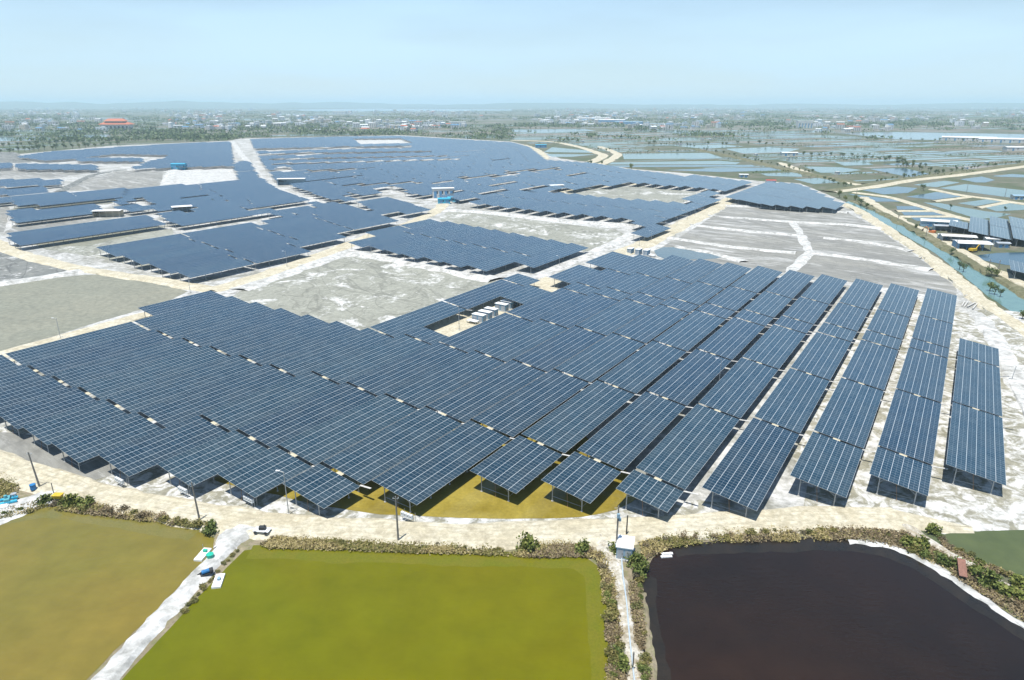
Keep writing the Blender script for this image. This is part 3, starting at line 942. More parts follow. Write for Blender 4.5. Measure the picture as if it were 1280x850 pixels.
# shared leg meshes, drawn in world orientation
leg_me = {}
for dt in LEG_T:
    b = MB()
    h = deck_z(dt) - 0.30
    b.bar((0, 0, -0.1), (0, 0, h), 0.11, n=8)
    b.bar((0, 0, -0.1), (0, 0, 0.25), 0.22, 1, n=8)
    leg_me[dt] = b.mesh("leg", [M['steel'], M['concrete']])
brace_me = {}
for dt, sg in ((LEG_T[0], 1), (LEG_T[1], -1)):
    b = MB()
    h = deck_z(dt) - 1.25
    e = BX * (sg * 1.5)
    b.bar((0, 0, h), (e.x, e.y, deck_z(dt + sg * 1.5) - 0.3), 0.055)
    brace_me[dt] = b.mesh("brace", [M['steel']])


def big_table(s0, s1, t, label, front, first, w):
    o = ST(s0, t)
    root = thing("solar_table", label, "solar panel table", (o.x, o.y, 0), 0, "solar tables of the large front block")
    b = MB()
    deck(b, s0, s1, t - (w - WID) * 0.4, o.x, o.y, w=w)
    b.build("panel_deck", [M['panel'], M['steel'], M['under']], root)
    b = MB()
    ln = s1 - s0
    n = max(2, int(round((ln - 1.8) / LEG_S)) + 1)
    ss = [0.9 + (ln - 1.8) * i / (n - 1) for i in range(n)]
    for dt in (LEG_T[0], 5.3, LEG_T[1]):                       # long purlins
        a, c = ST(0.15, dt, deck_z(dt) - 0.22), ST(ln - 0.15, dt, deck_z(dt) - 0.22)
        b.bar(a, c, 0.09, n=4)
    for s in ss:                                               # rafters
        b.bar(ST(s, 0.3, deck_z(0.3) - 0.30), ST(s, WID - 0.3, deck_z(WID - 0.3) - 0.30), 0.10, n=4)
    b.build("support_frame", M['steel'], root)
    for i, s in enumerate(ss):
        for dt in LEG_T:
            p = ST(s, dt)
            link("leg", leg_me[dt], root, (p.x, p.y, 0))
            if i == 0 and first:
                link("brace", brace_me[dt], root, (p.x, p.y, 0))
    if first and front:
        b = MB()
        b.bar(ST(ss[0], LEG_T[0], 1.25), ST(ss[0], LEG_T[1], 1.15), 0.04, n=5)
        b.bar(ST(ss[0], LEG_T[1] + 0.2, 1.3), ST(ss[min(3, n - 1)], LEG_T[1] + 0.2, 1.3), 0.04, n=5)
        b.build("guard_rail", M['steel'], root)
        b = MB()
        b.bar(ST(ss[0] - 0.2, 5.6, 0.0), ST(ss[0] + 0.6, 4.9, deck_z(4.9) - 0.3), 0.05, n=5)
        b.build("drain_pipe", M['rust'], root)
    if not first:
        b = MB()                                               # small beige plate at mid-width of the gap
        dt = 5.0
        c = ST(-GAP / 2, dt, deck_z(dt) - 0.10)
        pts = []
        for z in (-0.05, 0.0):
            for a, e in ((-0.5, -0.75), (0.5, -0.75), (0.5, 0.75), (-0.5, 0.75)):
                pts.append(c + ST(a, e, z + (ZR - ZL) / WID * e))
        b.hexa(pts)
        b.build("gap_plate", M['beige'], root)
        b = MB()                                               # short catwalk to the next row
        c0, c1 = ST(-GAP / 2 + 0.2, WID - 0.2, ZR - 0.35), ST(-GAP / 2 + 0.2, WID + 2.8, ZR - 0.1)
        e = AX * 0.22
        b.hexa([c0 - e, c1 - e, c1 + e, c0 + e] + [q + Vector((0, 0, 0.08)) for q in (c0 - e, c1 - e, c1 + e, c0 + e)])
        b.build("catwalk", M['concrete'], root)
    return root


def row_words(k):
    return "%s row from the right" % ORD[k] if k < 13 else "%s row from the far left" % ORD[18 - k]


for k, spans, breaks in STRIPS:
    segs = []
    for a, c in spans:
        cuts = [a] + [x for x in breaks if a + 3 < x < c - 3] + [c]
        for i in range(len(cuts) - 1):
            segs.append((cuts[i] + (GAP / 2 if i else 0), cuts[i + 1] - (GAP / 2 if i < len(cuts) - 2 else 0), i == 0))
    for i, (a, c, first) in enumerate(segs):
        pos = "nearest the front road" if i == 0 else "farthest from the road" if i == len(segs) - 1 else "%s from the road" % ORD[i]
        if k == 18:
            lab = "short lone solar table at the far left corner beside the olive mud pond"
        else:
            lab = "front block solar table %s, %s" % (pos, row_words(k))
        big_table(a, c, TK[k], lab, i == 0, first, 10.6 if k < 5 else 10.9 if k == 5 else 11.2 if k == 6 else 11.55)

# other blocks of the farm: outline at deck height -> rows of the same grid
BLK = [
    ("block behind the drained mud pond", [(430, 303), (530, 273.5), (560, 278), (741, 309), (618, 341), (520, 323)], [], 38.5),
    ("block behind the sandy crossroads", [(112, 311), (330, 279), (372, 266), (405, 255), (425, 254), (460, 264), (495, 276), (424, 290.5), (432, 297), (371, 309), (382, 314), (243, 350)],
     [[(385, 283), (392, 282), (392, 286), (385, 286)]], 40),
    ("small block beside the blue huts", [(448, 254), (482, 246), (534, 260.5), (520, 264), (472, 269)], [], 40),
    ("strip along the sandy diagonal road", [(784, 288), (870, 245), (888, 237.5), (903, 243), (802, 297)], [], 40),
    ("block beyond the central white dike", [(586, 254), (657, 238.5), (720, 243), (760, 247), (852, 254), (808, 277), (700, 267)], [], 40),
    ("nearest of the three left edge strips", [(4.4, 292), (101, 280.5), (187, 270.5), (203, 281), (113, 292.5), (16, 306)], [], 60),
    ("middle of the three left edge strips", [(7.5, 265), (122, 255.5), (123, 266), (13, 277.5)], [], 60),
    ("farthest of the three left edge strips", [(11, 246), (160, 235.5), (160, 246), (16, 258)], [], 60),
    ("block beyond the diagonal road end", [(798, 228.5), (862, 218), (946, 228), (905, 239), (890, 236), (830, 232)], [], 50),
    ("block at the canal head", [(907, 247), (968, 228), (1000, 230), (1057, 256.5), (1051, 261.5), (960, 256.5)], [], 50),
    ("block behind the white roofed workshops", [(1187, 278), (1225, 273), (1272, 272), (1300, 280), (1300, 302), (1262, 300), (1230, 294), (1205, 289)], [], 50),
    ("right edge beside the canal path", [(1262, 334), (1310, 318), (1310, 346), (1285, 343)], [], 50),
    ("big block left of the white avenue", [(152, 246), (160, 236.2), (299, 226.2), (291, 206), (309, 199), (322, 220), (345, 235), (375, 246), (405, 254), (372, 266), (338, 277), (300, 271), (218, 281), (198, 271), (189, 262), (140, 263), (141, 256)],
     [[(190, 262.5), (240, 257), (240, 260), (190, 266)], [(340, 261.5), (402, 253.5), (402, 256), (340, 264.6)], [(225, 247), (300, 240), (300, 242), (225, 249.6)], [(150, 258), (160, 250), (175, 247), (192, 256)], [(288, 282), (305, 270), (331, 267), (352, 271), (335, 277), (300, 284)], [(200, 266), (215, 260), (242, 259), (240, 265)]], 60),
    ("far left", [(163, 210.5), (291, 206.8), (287, 177), (215, 180), (150, 184), (60, 190), (20, 196), (60, 201), (100, 197), (140, 192), (212, 193.5), (205, 198), (185, 202)], [], 120),
    ("far left", [(-40, 204), (13, 203.8), (14, 209.8), (-40, 210.5)], [], 80),
    ("far left", [(19, 204.5), (122, 206.5), (120, 212), (20, 211)], [], 80),
    ("far left", [(-30, 226), (75, 223), (76, 230.5), (-30, 234)], [], 80),
    ("far left", [(-30, 238.5), (59, 234), (60, 241), (-30, 245)], [], 80),
    ("far left", [(95, 197.5), (178, 197.5), (178, 201.5), (95, 201)], [], 80),
    ("far left", [(-30, 249), (10, 246), (13, 253.5), (-30, 256)], [], 80),
    ("far right of the avenue", [(313, 174), (420, 171), (500, 170), (640, 178), (660, 183), (682, 200), (745, 204), (790, 212), (850, 219), (790, 229), (680, 238.5), (580, 250), (555, 247), (500, 240), (482, 244), (450, 250), (412, 250), (375, 236), (345, 226), (330, 206), (320, 190)],
     [[(440, 173), (500, 172.5), (518, 179), (450, 180.5)], [(322, 185), (515, 181.5), (515, 185), (322, 189)], [(320, 191.6), (540, 188), (540, 190.6), (320, 195)],
      [(335, 197.8), (560, 193.8), (560, 196), (335, 200.8)], [(340, 203.6), (575, 197.6), (575, 200), (340, 206.6)], [(572, 221), (648, 216.5), (648, 219.6), (572, 224.4)], [(430, 230), (525, 226.5), (525, 229), (430, 233)], [(540, 228), (575, 225), (575, 227.6), (540, 231)], [(350, 213), (470, 209), (470, 210.6), (350, 215)],
      [(630, 213.5), (702, 209), (702, 212), (630, 216.5)], [(430, 244), (480, 241), (480, 245), (430, 248)], [(600, 240), (690, 231.5), (690, 234), (600, 243)], [(465, 234), (497, 233), (510, 240), (480, 241)], [(355, 224), (375, 224), (375, 230), (355, 230)],
      [(345, 208), (365, 208), (365, 214), (340, 214)], [(700, 242), (750, 232), (800, 228), (800, 234)]], 42),
]
pitch = 14.3
tgrid = [6.6 + 13.2 * i for i in range(60, 0, -1)] + TK + [TK[-1] - pitch * i for i in range(1, 130)]
rows_all = []
RJ = random.Random(8)
for bi, (desc, px, holes, seg) in enumerate(BLK):
    poly = [to_st(G(u, v, 3.9)) for u, v in px]
    hol = [[to_st(G(u, v, 3.9)) for u, v in h] for h in holes]
    smin, smax = min(p[0] for p in poly), max(p[0] for p in poly)
    nrow = 0
    tmin, tmax = min(p[1] for p in poly), max(p[1] for p in poly)
    grid = [t for t in tgrid if tmin - 8 < t + WID / 2 < tmax + 8]
    if not any(tmin < t + WID / 2 < tmax for t in grid) or tmax - tmin < 22:
        grid = [(tmin + tmax) / 2 - WID / 2]
    if 'canal' in desc or 'workshops' in desc:
        grid = [tmin + 10.63 * q for q in range(int((tmax - tmin) / 10.63) + 1)]
    for t in grid:
        tc = t + WID / 2
        run = None
        got = False
        st_ = 3.0
        s = smin - st_
        while s <= smax + st_:
            ok = inside(s, tc, poly) and not any(inside(s, tc, h) for h in hol)
            if ok and run is None:
                run = s
            if not ok and run is not None:
                if s - run > 7:
                    n = max(1, round((s - run) / seg))
                    for i in range(n):
                        a = run + (s - run) * i / n
                        c = run + (s - run) * (i + 1) / n
                        if bi >= 12 and RJ.random() < 0.035:
                            continue
                        rows_all.append((a, c - (1.0 if bi < 12 else RJ.choice((1.0, 1.2, 2.4))), t, bi, nrow, i, n))
                        got = True
                run = None
            s += st_
        if got:
            nrow += 1


def small_table(mb, a, c, t, ox, oy, legs):
    deck(mb, a, c, t, ox, oy)
    n = max(2, int((c - a) / legs) + 1)
    o = Vector((ox, oy, 0))
    for i in range(n):
        s = a + 0.6 + (c - a - 1.2) * i / (n - 1)
        for dt in LEG_T:
            mb.bar(ST(s, t + dt, -0.05) - o, ST(s, t + dt, deck_z(dt) - 0.1) - o, 0.13, 1, n=4)


rows_all = [r for r in rows_all if in_view(ST((r[0] + r[1]) / 2, r[2], 3), 0.1)]
rows_all.sort(key=lambda r: (ST((r[0] + r[1]) / 2, r[2]).length))
n_front = sum(1 for o in COL.objects if o.name.startswith("solar_table"))
budget = 298 - n_front
rest = MB()
for i, (a, c, t, bi, nr, si, n) in enumerate(rows_all):
    desc = BLK[bi][0]
    if i < budget and bi < 13:
        o = ST(a, t)
        b = MB()
        small_table(b, a, c, t, o.x, o.y, 8.0)
        pos = "" if n == 1 else "near end of " if si == 0 else "far end of " if si == n - 1 else "%s along " % ORD[min(si, 29)]
        ob = b.build("solar_table", [M['panel'], M['steel'], M['under']], None, (o.x, o.y, 0))
        tag(ob, "solar table, %s%s row, %s" % (pos, ORD[min(nr, 29)], desc), "solar panel table", "solar tables of the middle blocks")
    else:
        small_table(rest, a, c, t, 0, 0, 16.0)
if rest.f:
    ob = rest.build("solar_tables", [M['panel'], M['steel'], M['under']])
    tag(ob, "blue sea of far solar tables spreading towards the tree line", "solar panel tables", kind='stuff')
print("TABLES front", n_front, "others", len(rows_all))


# ------------------------------------------------------------------ vegetation
def crown_into(mb, rng, rx, rz, zc, nleaf, size, lobes=6, mi=0):
    cs = []
    for i in range(lobes):
        a = rng.random() * 6.28
        r = rng.uniform(0.15, 0.62)
        cs.append((Vector((math.cos(a) * r * rx, math.sin(a) * r * rx, zc + rng.uniform(-0.4, 0.5) * rz)), rng.uniform(0.38, 0.62)))
    for i in range(nleaf):
        c, k = cs[rng.randrange(lobes)]
        d = Vector((rng.gauss(0, 1), rng.gauss(0, 1), rng.gauss(0, 1))).normalized()
        r = rng.random() ** 0.4
        p = c + Vector((d.x * rx * k * r, d.y * rx * k * r, d.z * rz * k * r))
        if p.z > 0.05:
            mb.leaf(p, size * rng.uniform(0.6, 1.3), rng, mi)


def make_tree(rng, h, rx, nleaf, mat, size):
    root = thing("tree", "tree", "tree")
    b = MB()
    th = h * 0.45
    lean = Vector((rng.uniform(-0.2, 0.2), rng.uniform(-0.2, 0.2), 0))
    top = Vector((lean.x, lean.y, th))
    b.bar((0, 0, -0.2), top, h * 0.035, n=7, r2=h * 0.022)
    for i in range(5):
        a = rng.random() * 6.28
        e = top + Vector((math.cos(a) * rx * 0.55, math.sin(a) * rx * 0.55, h * rng.uniform(0.12, 0.35)))
        b.bar(top - Vector((0, 0, th * 0.2 * rng.random())), e, h * 0.016, n=5, r2=h * 0.006)
    b.build("trunk", M['bark'], root)
    b = MB()
    crown_into(b, rng, rx, h * 0.40, h * 0.62, nleaf, size, 8)
    b.build("crown", mat, root)
    return root


def make_bush(rng, mat, nleaf, size, flat=0.7):
    b = MB()
    crown_into(b, rng, 1.25, flat * 1.1, 0.32 * flat + 0.12, nleaf, size, 7)
    return b.mesh("bush", [mat])


rv = random.Random(5)
BUSH = {'green': [make_bush(rv, M['leaf'], 620, 0.19, 0.95) for _ in range(3)],
        'olive': [make_bush(rv, M['scrub'], 420, 0.18, 0.7) for _ in range(3)],
        'brown': [make_bush(rv, M['dry'], 300, 0.15, 0.65) for _ in range(3)]}


def bush(u, v, kind, r, label, group, z=0.35):
    p = G(u, v, z)
    o = link("bush", rv.choice(BUSH[kind]), None, (p.x, p.y, z - 0.25))
    o.rotation_euler = (0, 0, rv.random() * 6.28)
    o.scale = (r * rv.uniform(0.85, 1.2), r * rv.uniform(0.85, 1.2), r * rv.uniform(0.8, 1.1))
    return tag(o, label, "bush", group)


def along(px, n, spread):
    """n marks spread along a surveyed line"""
    ls = [0.0]
    for a, b in zip(px[:-1], px[1:]):
        ls.append(ls[-1] + math.hypot(b[0] - a[0], b[1] - a[1]))
    out = []
    for i in range(n):
        q = (i + rv.uniform(0.1, 0.9)) / n * ls[-1]
        for k in range(len(px) - 1):
            if q <= ls[k + 1]:
                f = (q - ls[k]) / (ls[k + 1] - ls[k])
                a, b = px[k], px[k + 1]
                out.append((a[0] + (b[0] - a[0]) * f + rv.uniform(-spread, spread) * 1.6, a[1] + (b[1] - a[1]) * f + rv.uniform(-spread, spread)))
                break
    return out


def bush_line(px, n, spread, kinds, r0, r1, where, group):
    look = {'green': "leafy green bush", 'olive': "low olive green bush", 'brown': "dry brown bush"}
    for u, v in along(px, n, spread):
        k = rv.choice(kinds)
        bush(u, v, k, rv.uniform(r0, r1), "%s %s" % (look[k], where), group)


bush_line([(70, 628), (160, 642), (250, 656)], 24, 3.0, ['brown', 'brown', 'olive', 'olive'], 0.7, 1.25, "on the bank above the brown pond", "bushes above the brown pond")
bush_line([(330, 672), (450, 680), (600, 685), (740, 684)], 22, 3.5, ['brown', 'olive', 'olive', 'brown'], 0.4, 0.8, "on the bank above the algae green pond", "bushes above the green pond")
bush_line([(742, 690), (756, 715), (763, 760), (768, 810), (772, 860)], 34, 3.0, ['brown', 'olive', 'brown', 'green'], 0.6, 1.2, "beside the footpath, on the green pond side", "bushes left of the footpath")
bush_line([(793, 690), (798, 720), (797, 760), (802, 810), (808, 860)], 26, 2.0, ['olive', 'brown', 'olive', 'green'], 0.5, 0.95, "beside the footpath, on the black pond side", "bushes right of the footpath")
bush_line([(800, 684), (830, 676), (880, 670), (960, 665), (1050, 663), (1110, 668)], 34, 3.5, ['brown', 'olive', 'olive', 'brown'], 0.5, 0.95, "on the bank above the black pond", "bushes above the black pond")
bush_line([(1120, 675), (1160, 692), (1210, 716), (1260, 745), (1300, 768)], 30, 5.0, ['olive', 'olive', 'brown', 'green'], 0.7, 1.5, "between the black pond and the right path", "bushes below the right path")
bush_line([(1168, 664), (1185, 680), (1230, 704), (1290, 730)], 14, 2.0, ['olive', 'brown', 'green'], 0.5, 0.9, "on the edge of the dull green pond", "bushes by the dull green pond")
bush_line([(301, 682), (281, 703), (256, 733), (228, 766)], 12, 1.5, ['green', 'olive'], 0.3, 0.7, "on the white salt dike between two ponds", "weeds on the salt dike")
bush_line([(0, 645), (35, 637), (70, 628)], 10, 3.0, ['olive', 'green', 'brown'], 0.6, 1.1, "on the pond bank at the left edge", "bushes at the left edge")
for u, v, r, lab in ((92, 630, 2.3, "large round green bush right of the yellow container"), (108, 632, 2.0, "green bush third from the yellow container, above the pond corner"),
                     (59, 627, 1.9, "green bush left of the yellow container at the pond corner"), (262, 663, 2.2, "green bush at the foot of the middle dark utility pole"),
                     (663, 684, 2.5, "round dark green bush standing alone above the algae green pond"), (727, 688, 1.8, "green bush where the footpath leaves the road"),
                     (773, 690, 1.8, "green bush against the white pump hut"), (795, 700, 2.2, "green bush below the white pump hut"),
                     (800, 712, 2.0, "olive green bush at the black pond corner below the hut"), (776, 832, 1.9, "round green bush left of the footpath near the bottom edge"),
                     (1149, 684, 2.0, "dark green bush at the head of the right path"), (1239, 732, 2.4, "round dark green bush right of the brown board"),
                     (1268, 748, 2.4, "wide green bush near the right edge above the black pond"), (1275, 730, 2.0, "green bush at the dull green pond corner"),
                     (1168, 663, 1.6, "small green bush at the left tip of the dull green pond"), (1222, 718, 2.0, "olive bush just right of the brown board")):
    bush(u, v, 'green', r * 0.78, lab, None)

# grass and weeds of the banks, too many to count
gm = [MB(), MB(), MB()]
rg = random.Random(11)
for px, n in (([(60, 618), (160, 636), (255, 655), (250, 660), (160, 648), (60, 636)], 5200), ([(326, 680), (345, 671), (420, 673), (500, 679), (610, 680), (700, 677), (735, 681), (745, 696), (690, 697), (600, 693), (500, 690), (400, 686), (335, 685)], 8000),
              ([(742, 690), (760, 690), (772, 730), (780, 800), (786, 900), (762, 900), (757, 780), (752, 715)], 3600), ([(788, 700), (806, 690), (800, 745), (806, 790), (816, 900), (800, 900), (794, 800), (788, 740)], 2600),
              ([(800, 678), (850, 664), (950, 659), (1060, 657), (1120, 664), (1150, 690), (1105, 681), (1060, 674), (900, 678), (838, 684), (805, 700)], 5200),
              ([(1125, 662), (1200, 702), (1300, 757), (1300, 788), (1200, 725), (1145, 694)], 4200), ([(1165, 662), (1195, 690), (1290, 726), (1290, 733), (1190, 695)], 1000),
              ([(0, 590), (20, 600), (25, 612), (0, 628), (-20, 620)], 900), ([(-20, 642), (40, 628), (70, 618), (70, 634), (-20, 652)], 1000)):
    poly = [G(u, v, 0.3) for u, v in px]
    x0, x1 = min(p.x for p in poly), max(p.x for p in poly)
    y0, y1 = min(p.y for p in poly), max(p.y for p in poly)
    k = 0
    while k < n:
        x, y = rg.uniform(x0, x1), rg.uniform(y0, y1)
        if not inside(x, y, poly):
            n -= 0.15
            k += 0.0
            if n < 10:
                break
            continue
        k += 1
        w = noise.noise(Vector((x * 0.16, y * 0.16, 0)))
        if w < 0.08 - 0.5 * rg.random():
            continue
        w2 = noise.noise(Vector((x * 0.07, y * 0.07, 5)))
        j = 0 if w2 > 0.12 else 1 if w2 < -0.08 else 2
        for q in range(4):
            gm[j if rg.random() < 0.75 else rg.randrange(3)].leaf((x + rg.gauss(0, 0.2), y + rg.gauss(0, 0.2), 0.18 + rg.random() * 0.42), 0.21, rg, 0, 1.4)
for b, mk in zip(gm, ('scrub', 'dry', 'straw')):
    o = b.build("bank_grass", M[mk])
    tag(o, {'scrub': "green weeds covering the pond banks", 'dry': "brown dry weeds covering the pond banks", 'straw': "straw coloured grass covering the pond banks"}[mk], "grass", kind='stuff')

# trees
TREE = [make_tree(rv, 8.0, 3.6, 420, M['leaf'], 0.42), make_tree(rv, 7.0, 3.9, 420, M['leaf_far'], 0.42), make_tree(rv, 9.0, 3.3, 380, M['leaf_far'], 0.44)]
used = [False] * 3


def tree(u, v, h, label, group=None, k=None):
    k = rv.randrange(3) if k is None else k
    p = G(u, v, 0)
    s = h / (8.0, 7.0, 9.0)[k]
    if used[k]:
        return clone(TREE[k], (p.x, p.y, 0), rv.random() * 6.28, label, s, group)
    used[k] = True
    o = TREE[k]
    o.location, o.rotation_euler, o.scale = (p.x, p.y, 0), (0, 0, rv.random() * 6.28), (s, s, s)
    return tag(o, label, "tree", group)


tree(789, 212.5, 8.5, "bright green round tree standing alone by the far ponds", None, 0)
for u, v, h, lab in ((739, 206, 6, "green tree inside the bend of the sandy road"), (752, 206, 5.5, "green tree between the two bending sandy roads"), (735, 206, 5, "smaller green tree at the left of the road bend"),
                     (1049, 247, 7, "tallest green tree at the canal head"), (1056, 252, 5.5, "green tree on the canal edge at its head"), (1069, 252, 6, "green tree on the grassy bank at the canal head"),
                     (1076, 257, 6, "dense green tree on the grassy canal bank, second from the head"), (1083, 261, 5, "low green tree on the grassy canal bank, third from the head"),
                     (1144, 287, 4.0, "small green tree on the grassy bank across from the workshops"), (1189, 319, 4.5, "green mangrove tree on the bank below the white workshop"),
                     (1199, 337, 4.5, "mangrove tree growing from the sandy bank into the canal"), (1204, 340, 4.5, "mangrove tree leaning over the canal"),
                     (1238, 346, 5.0, "round mangrove tree on the far canal bank"), (1245, 348, 5.0, "wide mangrove tree on the far canal bank near the right edge"),
                     (1237, 364, 4.5, "dark mangrove tree at the sandy canal edge"), (1243, 368, 4.5, "mangrove tree in the middle of the row at the sandy canal edge"), (1250, 371, 4.0, "mangrove tree at the lower end of the canal edge row"),
                     (1277, 401, 4.5, "mangrove tree at the right edge of the picture by the canal"), (1154, 238, 6, "tree on the dike between two blue ponds"),
                     (1188, 261, 4, "dark tree standing on the dike of the teal ponds"), (1256, 264, 4, "dark tree on the lower dike of the right ponds")):
    tree(u, v, h, lab)
rt = random.Random(31)
for px, n, sp, h0, h1, lab, grp in (
        ([(0, 192), (80, 186.5), (150, 182)], 22, 0.5, 7, 11, "avenue tree on the near side of the far left road", "near side avenue trees"),
        ([(0, 184), (100, 180), (200, 176), (290, 173)], 34, 0.5, 7, 11, "avenue tree on the far side of the far left road", "far side avenue trees"),
        ([(870, 186), (925, 197), (975, 209), (1020, 218)], 24, 1.0, 3, 6, "scrubby tree along the long diagonal grass dike", "trees of the diagonal grass dike"),
        ([(1030, 226), (1065, 234)], 8, 1.5, 3, 5, "scrubby tree where the dike meets the straight road", "trees at the road junction"),
        ([(1090, 229), (1140, 221.5), (1200, 213.5), (1280, 203)], 26, 1.0, 3, 6, "scrubby tree along the straight far right road", "trees along the straight road"),
        ([(1000, 196), (1060, 196), (1120, 203), (1160, 211)], 22, 1.5, 4, 8, "tree on the dike behind the teal ponds", "trees behind the teal ponds"),
        ([(810, 181), (850, 180), (870, 186)], 14, 1.5, 4, 7, "dark tree of the scrub patch beyond the road bend", "trees of the scrub patch"),
        ([(745, 188), (800, 190), (860, 189)], 14, 1.5, 3, 5, "low tree on the dry field behind the road bend", "trees on the dry field"),
        ([(1060, 168), (1090, 172), (1120, 175), (1280, 178)], 16, 0.8, 5, 9, "tree on the near shore of the far pale lake", "trees on the lake shore"),
        ([(880, 181), (930, 181), (965, 183), (1000, 181)], 10, 1.5, 5, 9, "lone tree among the far teal ponds", "trees among the far ponds"),
        ([(1120, 206), (1160, 214), (1180, 218)], 10, 0.8, 4, 7, "tree on the dike beside the bright blue pond", "trees beside the bright blue pond"),
        ([(530, 157), (545, 157), (552, 156)], 6, 0.6, 14, 20, "tall dark tree beyond the solar farm", "tall dark trees beyond the farm"),
        ([(640, 163), (700, 160), (780, 158), (850, 162)], 26, 1.2, 6, 11, "dark tree of the belt beyond the small lake", "tree belt beyond the small lake")):
    for u, v in along(px, n, sp):
        tree(u, v, rv.uniform(h0, h1), lab, grp)

wood = MB()
rw = random.Random(3)
count = 0
while count < 8500:
    v = 131.9 + 45 * rw.random() ** 1.6
    u = rw.uniform(-30, 1310)
    p = G(u, v)
    if inside(p.x, p.y, FARM_W) or inside(p.x, p.y, RIGHT_W) or any(inside(p.x, p.y, q) for q in PONDS_W):
        continue
    d = noise.noise(Vector((u * 0.012, v * 0.22, 2.0))) + 0.5 * noise.noise(Vector((u * 0.05, v * 0.6, 9.0)))
    if u > 640 and v > 160:
        d -= 0.35
    if u < 540 and 156 < v < 190:
        d += 0.14
    if d < rw.uniform(-0.25, 0.25):
        continue
    count += 1
    h = rw.uniform(4, 9) * (1 + p.length / 16000)
    w = h * rw.uniform(0.8, 1.8) * (1 + p.length / 5000)
    for i in range(13):
        a = rw.random() * 6.28
        r = rw.random() ** 0.5 * w
        wood.leaf((p.x + math.cos(a) * r, p.y + math.sin(a) * r, h * rw.uniform(0.15, 0.9)), h * 0.36, rw)
for e0, e1 in HEDGES:
    ln = (e1 - e0).length
    k0, k1 = sorted((rw.random(), rw.random()))
    if p.length and k1 - k0 < 0.25:
        k0, k1 = 0.0, 1.0
    for i in range(int(ln * (k1 - k0) / 1.1)):
        q = e0.lerp(e1, rw.uniform(k0, k1))
        wood.leaf((q.x + rw.gauss(0, 0.8), q.y + rw.gauss(0, 0.8), rw.uniform(0.2, 2.2)), 1.0, rw)
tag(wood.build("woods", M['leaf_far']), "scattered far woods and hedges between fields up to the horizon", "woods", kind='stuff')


# ------------------------------------------------------------------ poles, cabinets, huts, machines
def pole_height(u, v, vt):
    p = G(u, v)
    lo, hi = 0.0, 40.0
    for _ in range(40):
        m = (lo + hi) / 2
        y, z = p.y, m - CAM_H
        f = y * _cp - z * _sp
        vv = CY - F_PX * (y * _sp + z * _cp) / f
        if vv > vt:
            lo = m
        else:
            hi = m
    return lo


def utility_pole(u, v, h, label, lean=(0, 0), group=None, arm=True):
    p = G(u, v, 0.2)
    o = thing("utility_pole", label, "utility pole", (p.x, p.y, 0.2), 0, group)
    o.rotation_euler = (lean[0], lean[1], rv.uniform(-0.2, 0.2))
    b = MB()
    b.bar((0, 0, -0.3), (0, 0, h), 0.20, n=10, r2=0.12)
    b.build("pole", M['concrete_pole'], o)
    if arm:
        b = MB()
        b.bar((-0.55, 0.14, h - 0.5), (0.55, 0.14, h - 0.5), 0.05, n=5)
        b.bar((0, 0.1, h - 1.1), (0.4, 0.14, h - 0.5), 0.03, n=4)
        b.build("crossarm", M['steel'], o)
        for x in (-0.45, 0.0, 0.45):
            b = MB()
            b.bar((x, 0.14, h - 0.45), (x, 0.14, h - 0.2), 0.05, n=6, r2=0.03)
            b.build("insulator", M['white_paint'], o)
        b = MB()
        b.bar((0.9, 1.3, 0.0), (0.02, 0.05, 1.5), 0.035, n=5)
        b.build("stay", M['concrete_pole'], o)
    return o


utility_pole(50, 610, 8.4, "dark utility pole leaning at the left edge of the gravel road", (0.02, -0.05))
utility_pole(250, 652, 8.5, "dark utility pole leaning above the brown pond corner", (0.0, -0.04))
utility_pole(498, 677, 9.4, "dark utility pole on the bank above the algae green pond", (0.0, 0.0))
o = utility_pole(770, 690, 9.4, "grey utility pole with a blue box beside the white pump hut", (0, 0), arm=False)
b = MB()
b.box((0.0, -0.28, 7.2), 0.5, 0.35, 0.8)
b.box((0.35, 0.0, 6.4), 0.4, 0.4, 0.6)
b.build("transformer_box", M['pale_blue'], o)
b = MB()
b.bar((-0.7, 0, 9.0), (0.7, 0, 9.0), 0.05, n=5)
b.build("crossarm", M['steel'], o)
b = MB()
b.box((0, -0.3, 1.2), 0.45, 0.22, 0.7)
b.build("meter_box", M['teal'], o)


def lamp_post(u, v, h, label, group=None, r=0.07):
    p = G(u, v, 0)
    o = thing("lamp_post", label, "lamp post", (p.x, p.y, 0), rv.uniform(-0.4, 0.4), group)
    b = MB()
    b.bar((0, 0, -0.1), (0, 0, h), r * 1.5, n=8, r2=r)
    b.bar((0, 0, h - 0.1), (-1.0, 0, h + 0.15), r * 0.7, n=5)
    b.build("post", M['steel'], o)
    b = MB()
    b.box((-1.25, 0, h + 0.1), 0.75, 0.32, 0.1)
    b.build("lamp_head", M['white_paint'], o)
    b = MB()
    b.box((0, 0, -0.05), 0.5, 0.5, 0.35)
    b.build("footing", M['concrete'], o)
    return o


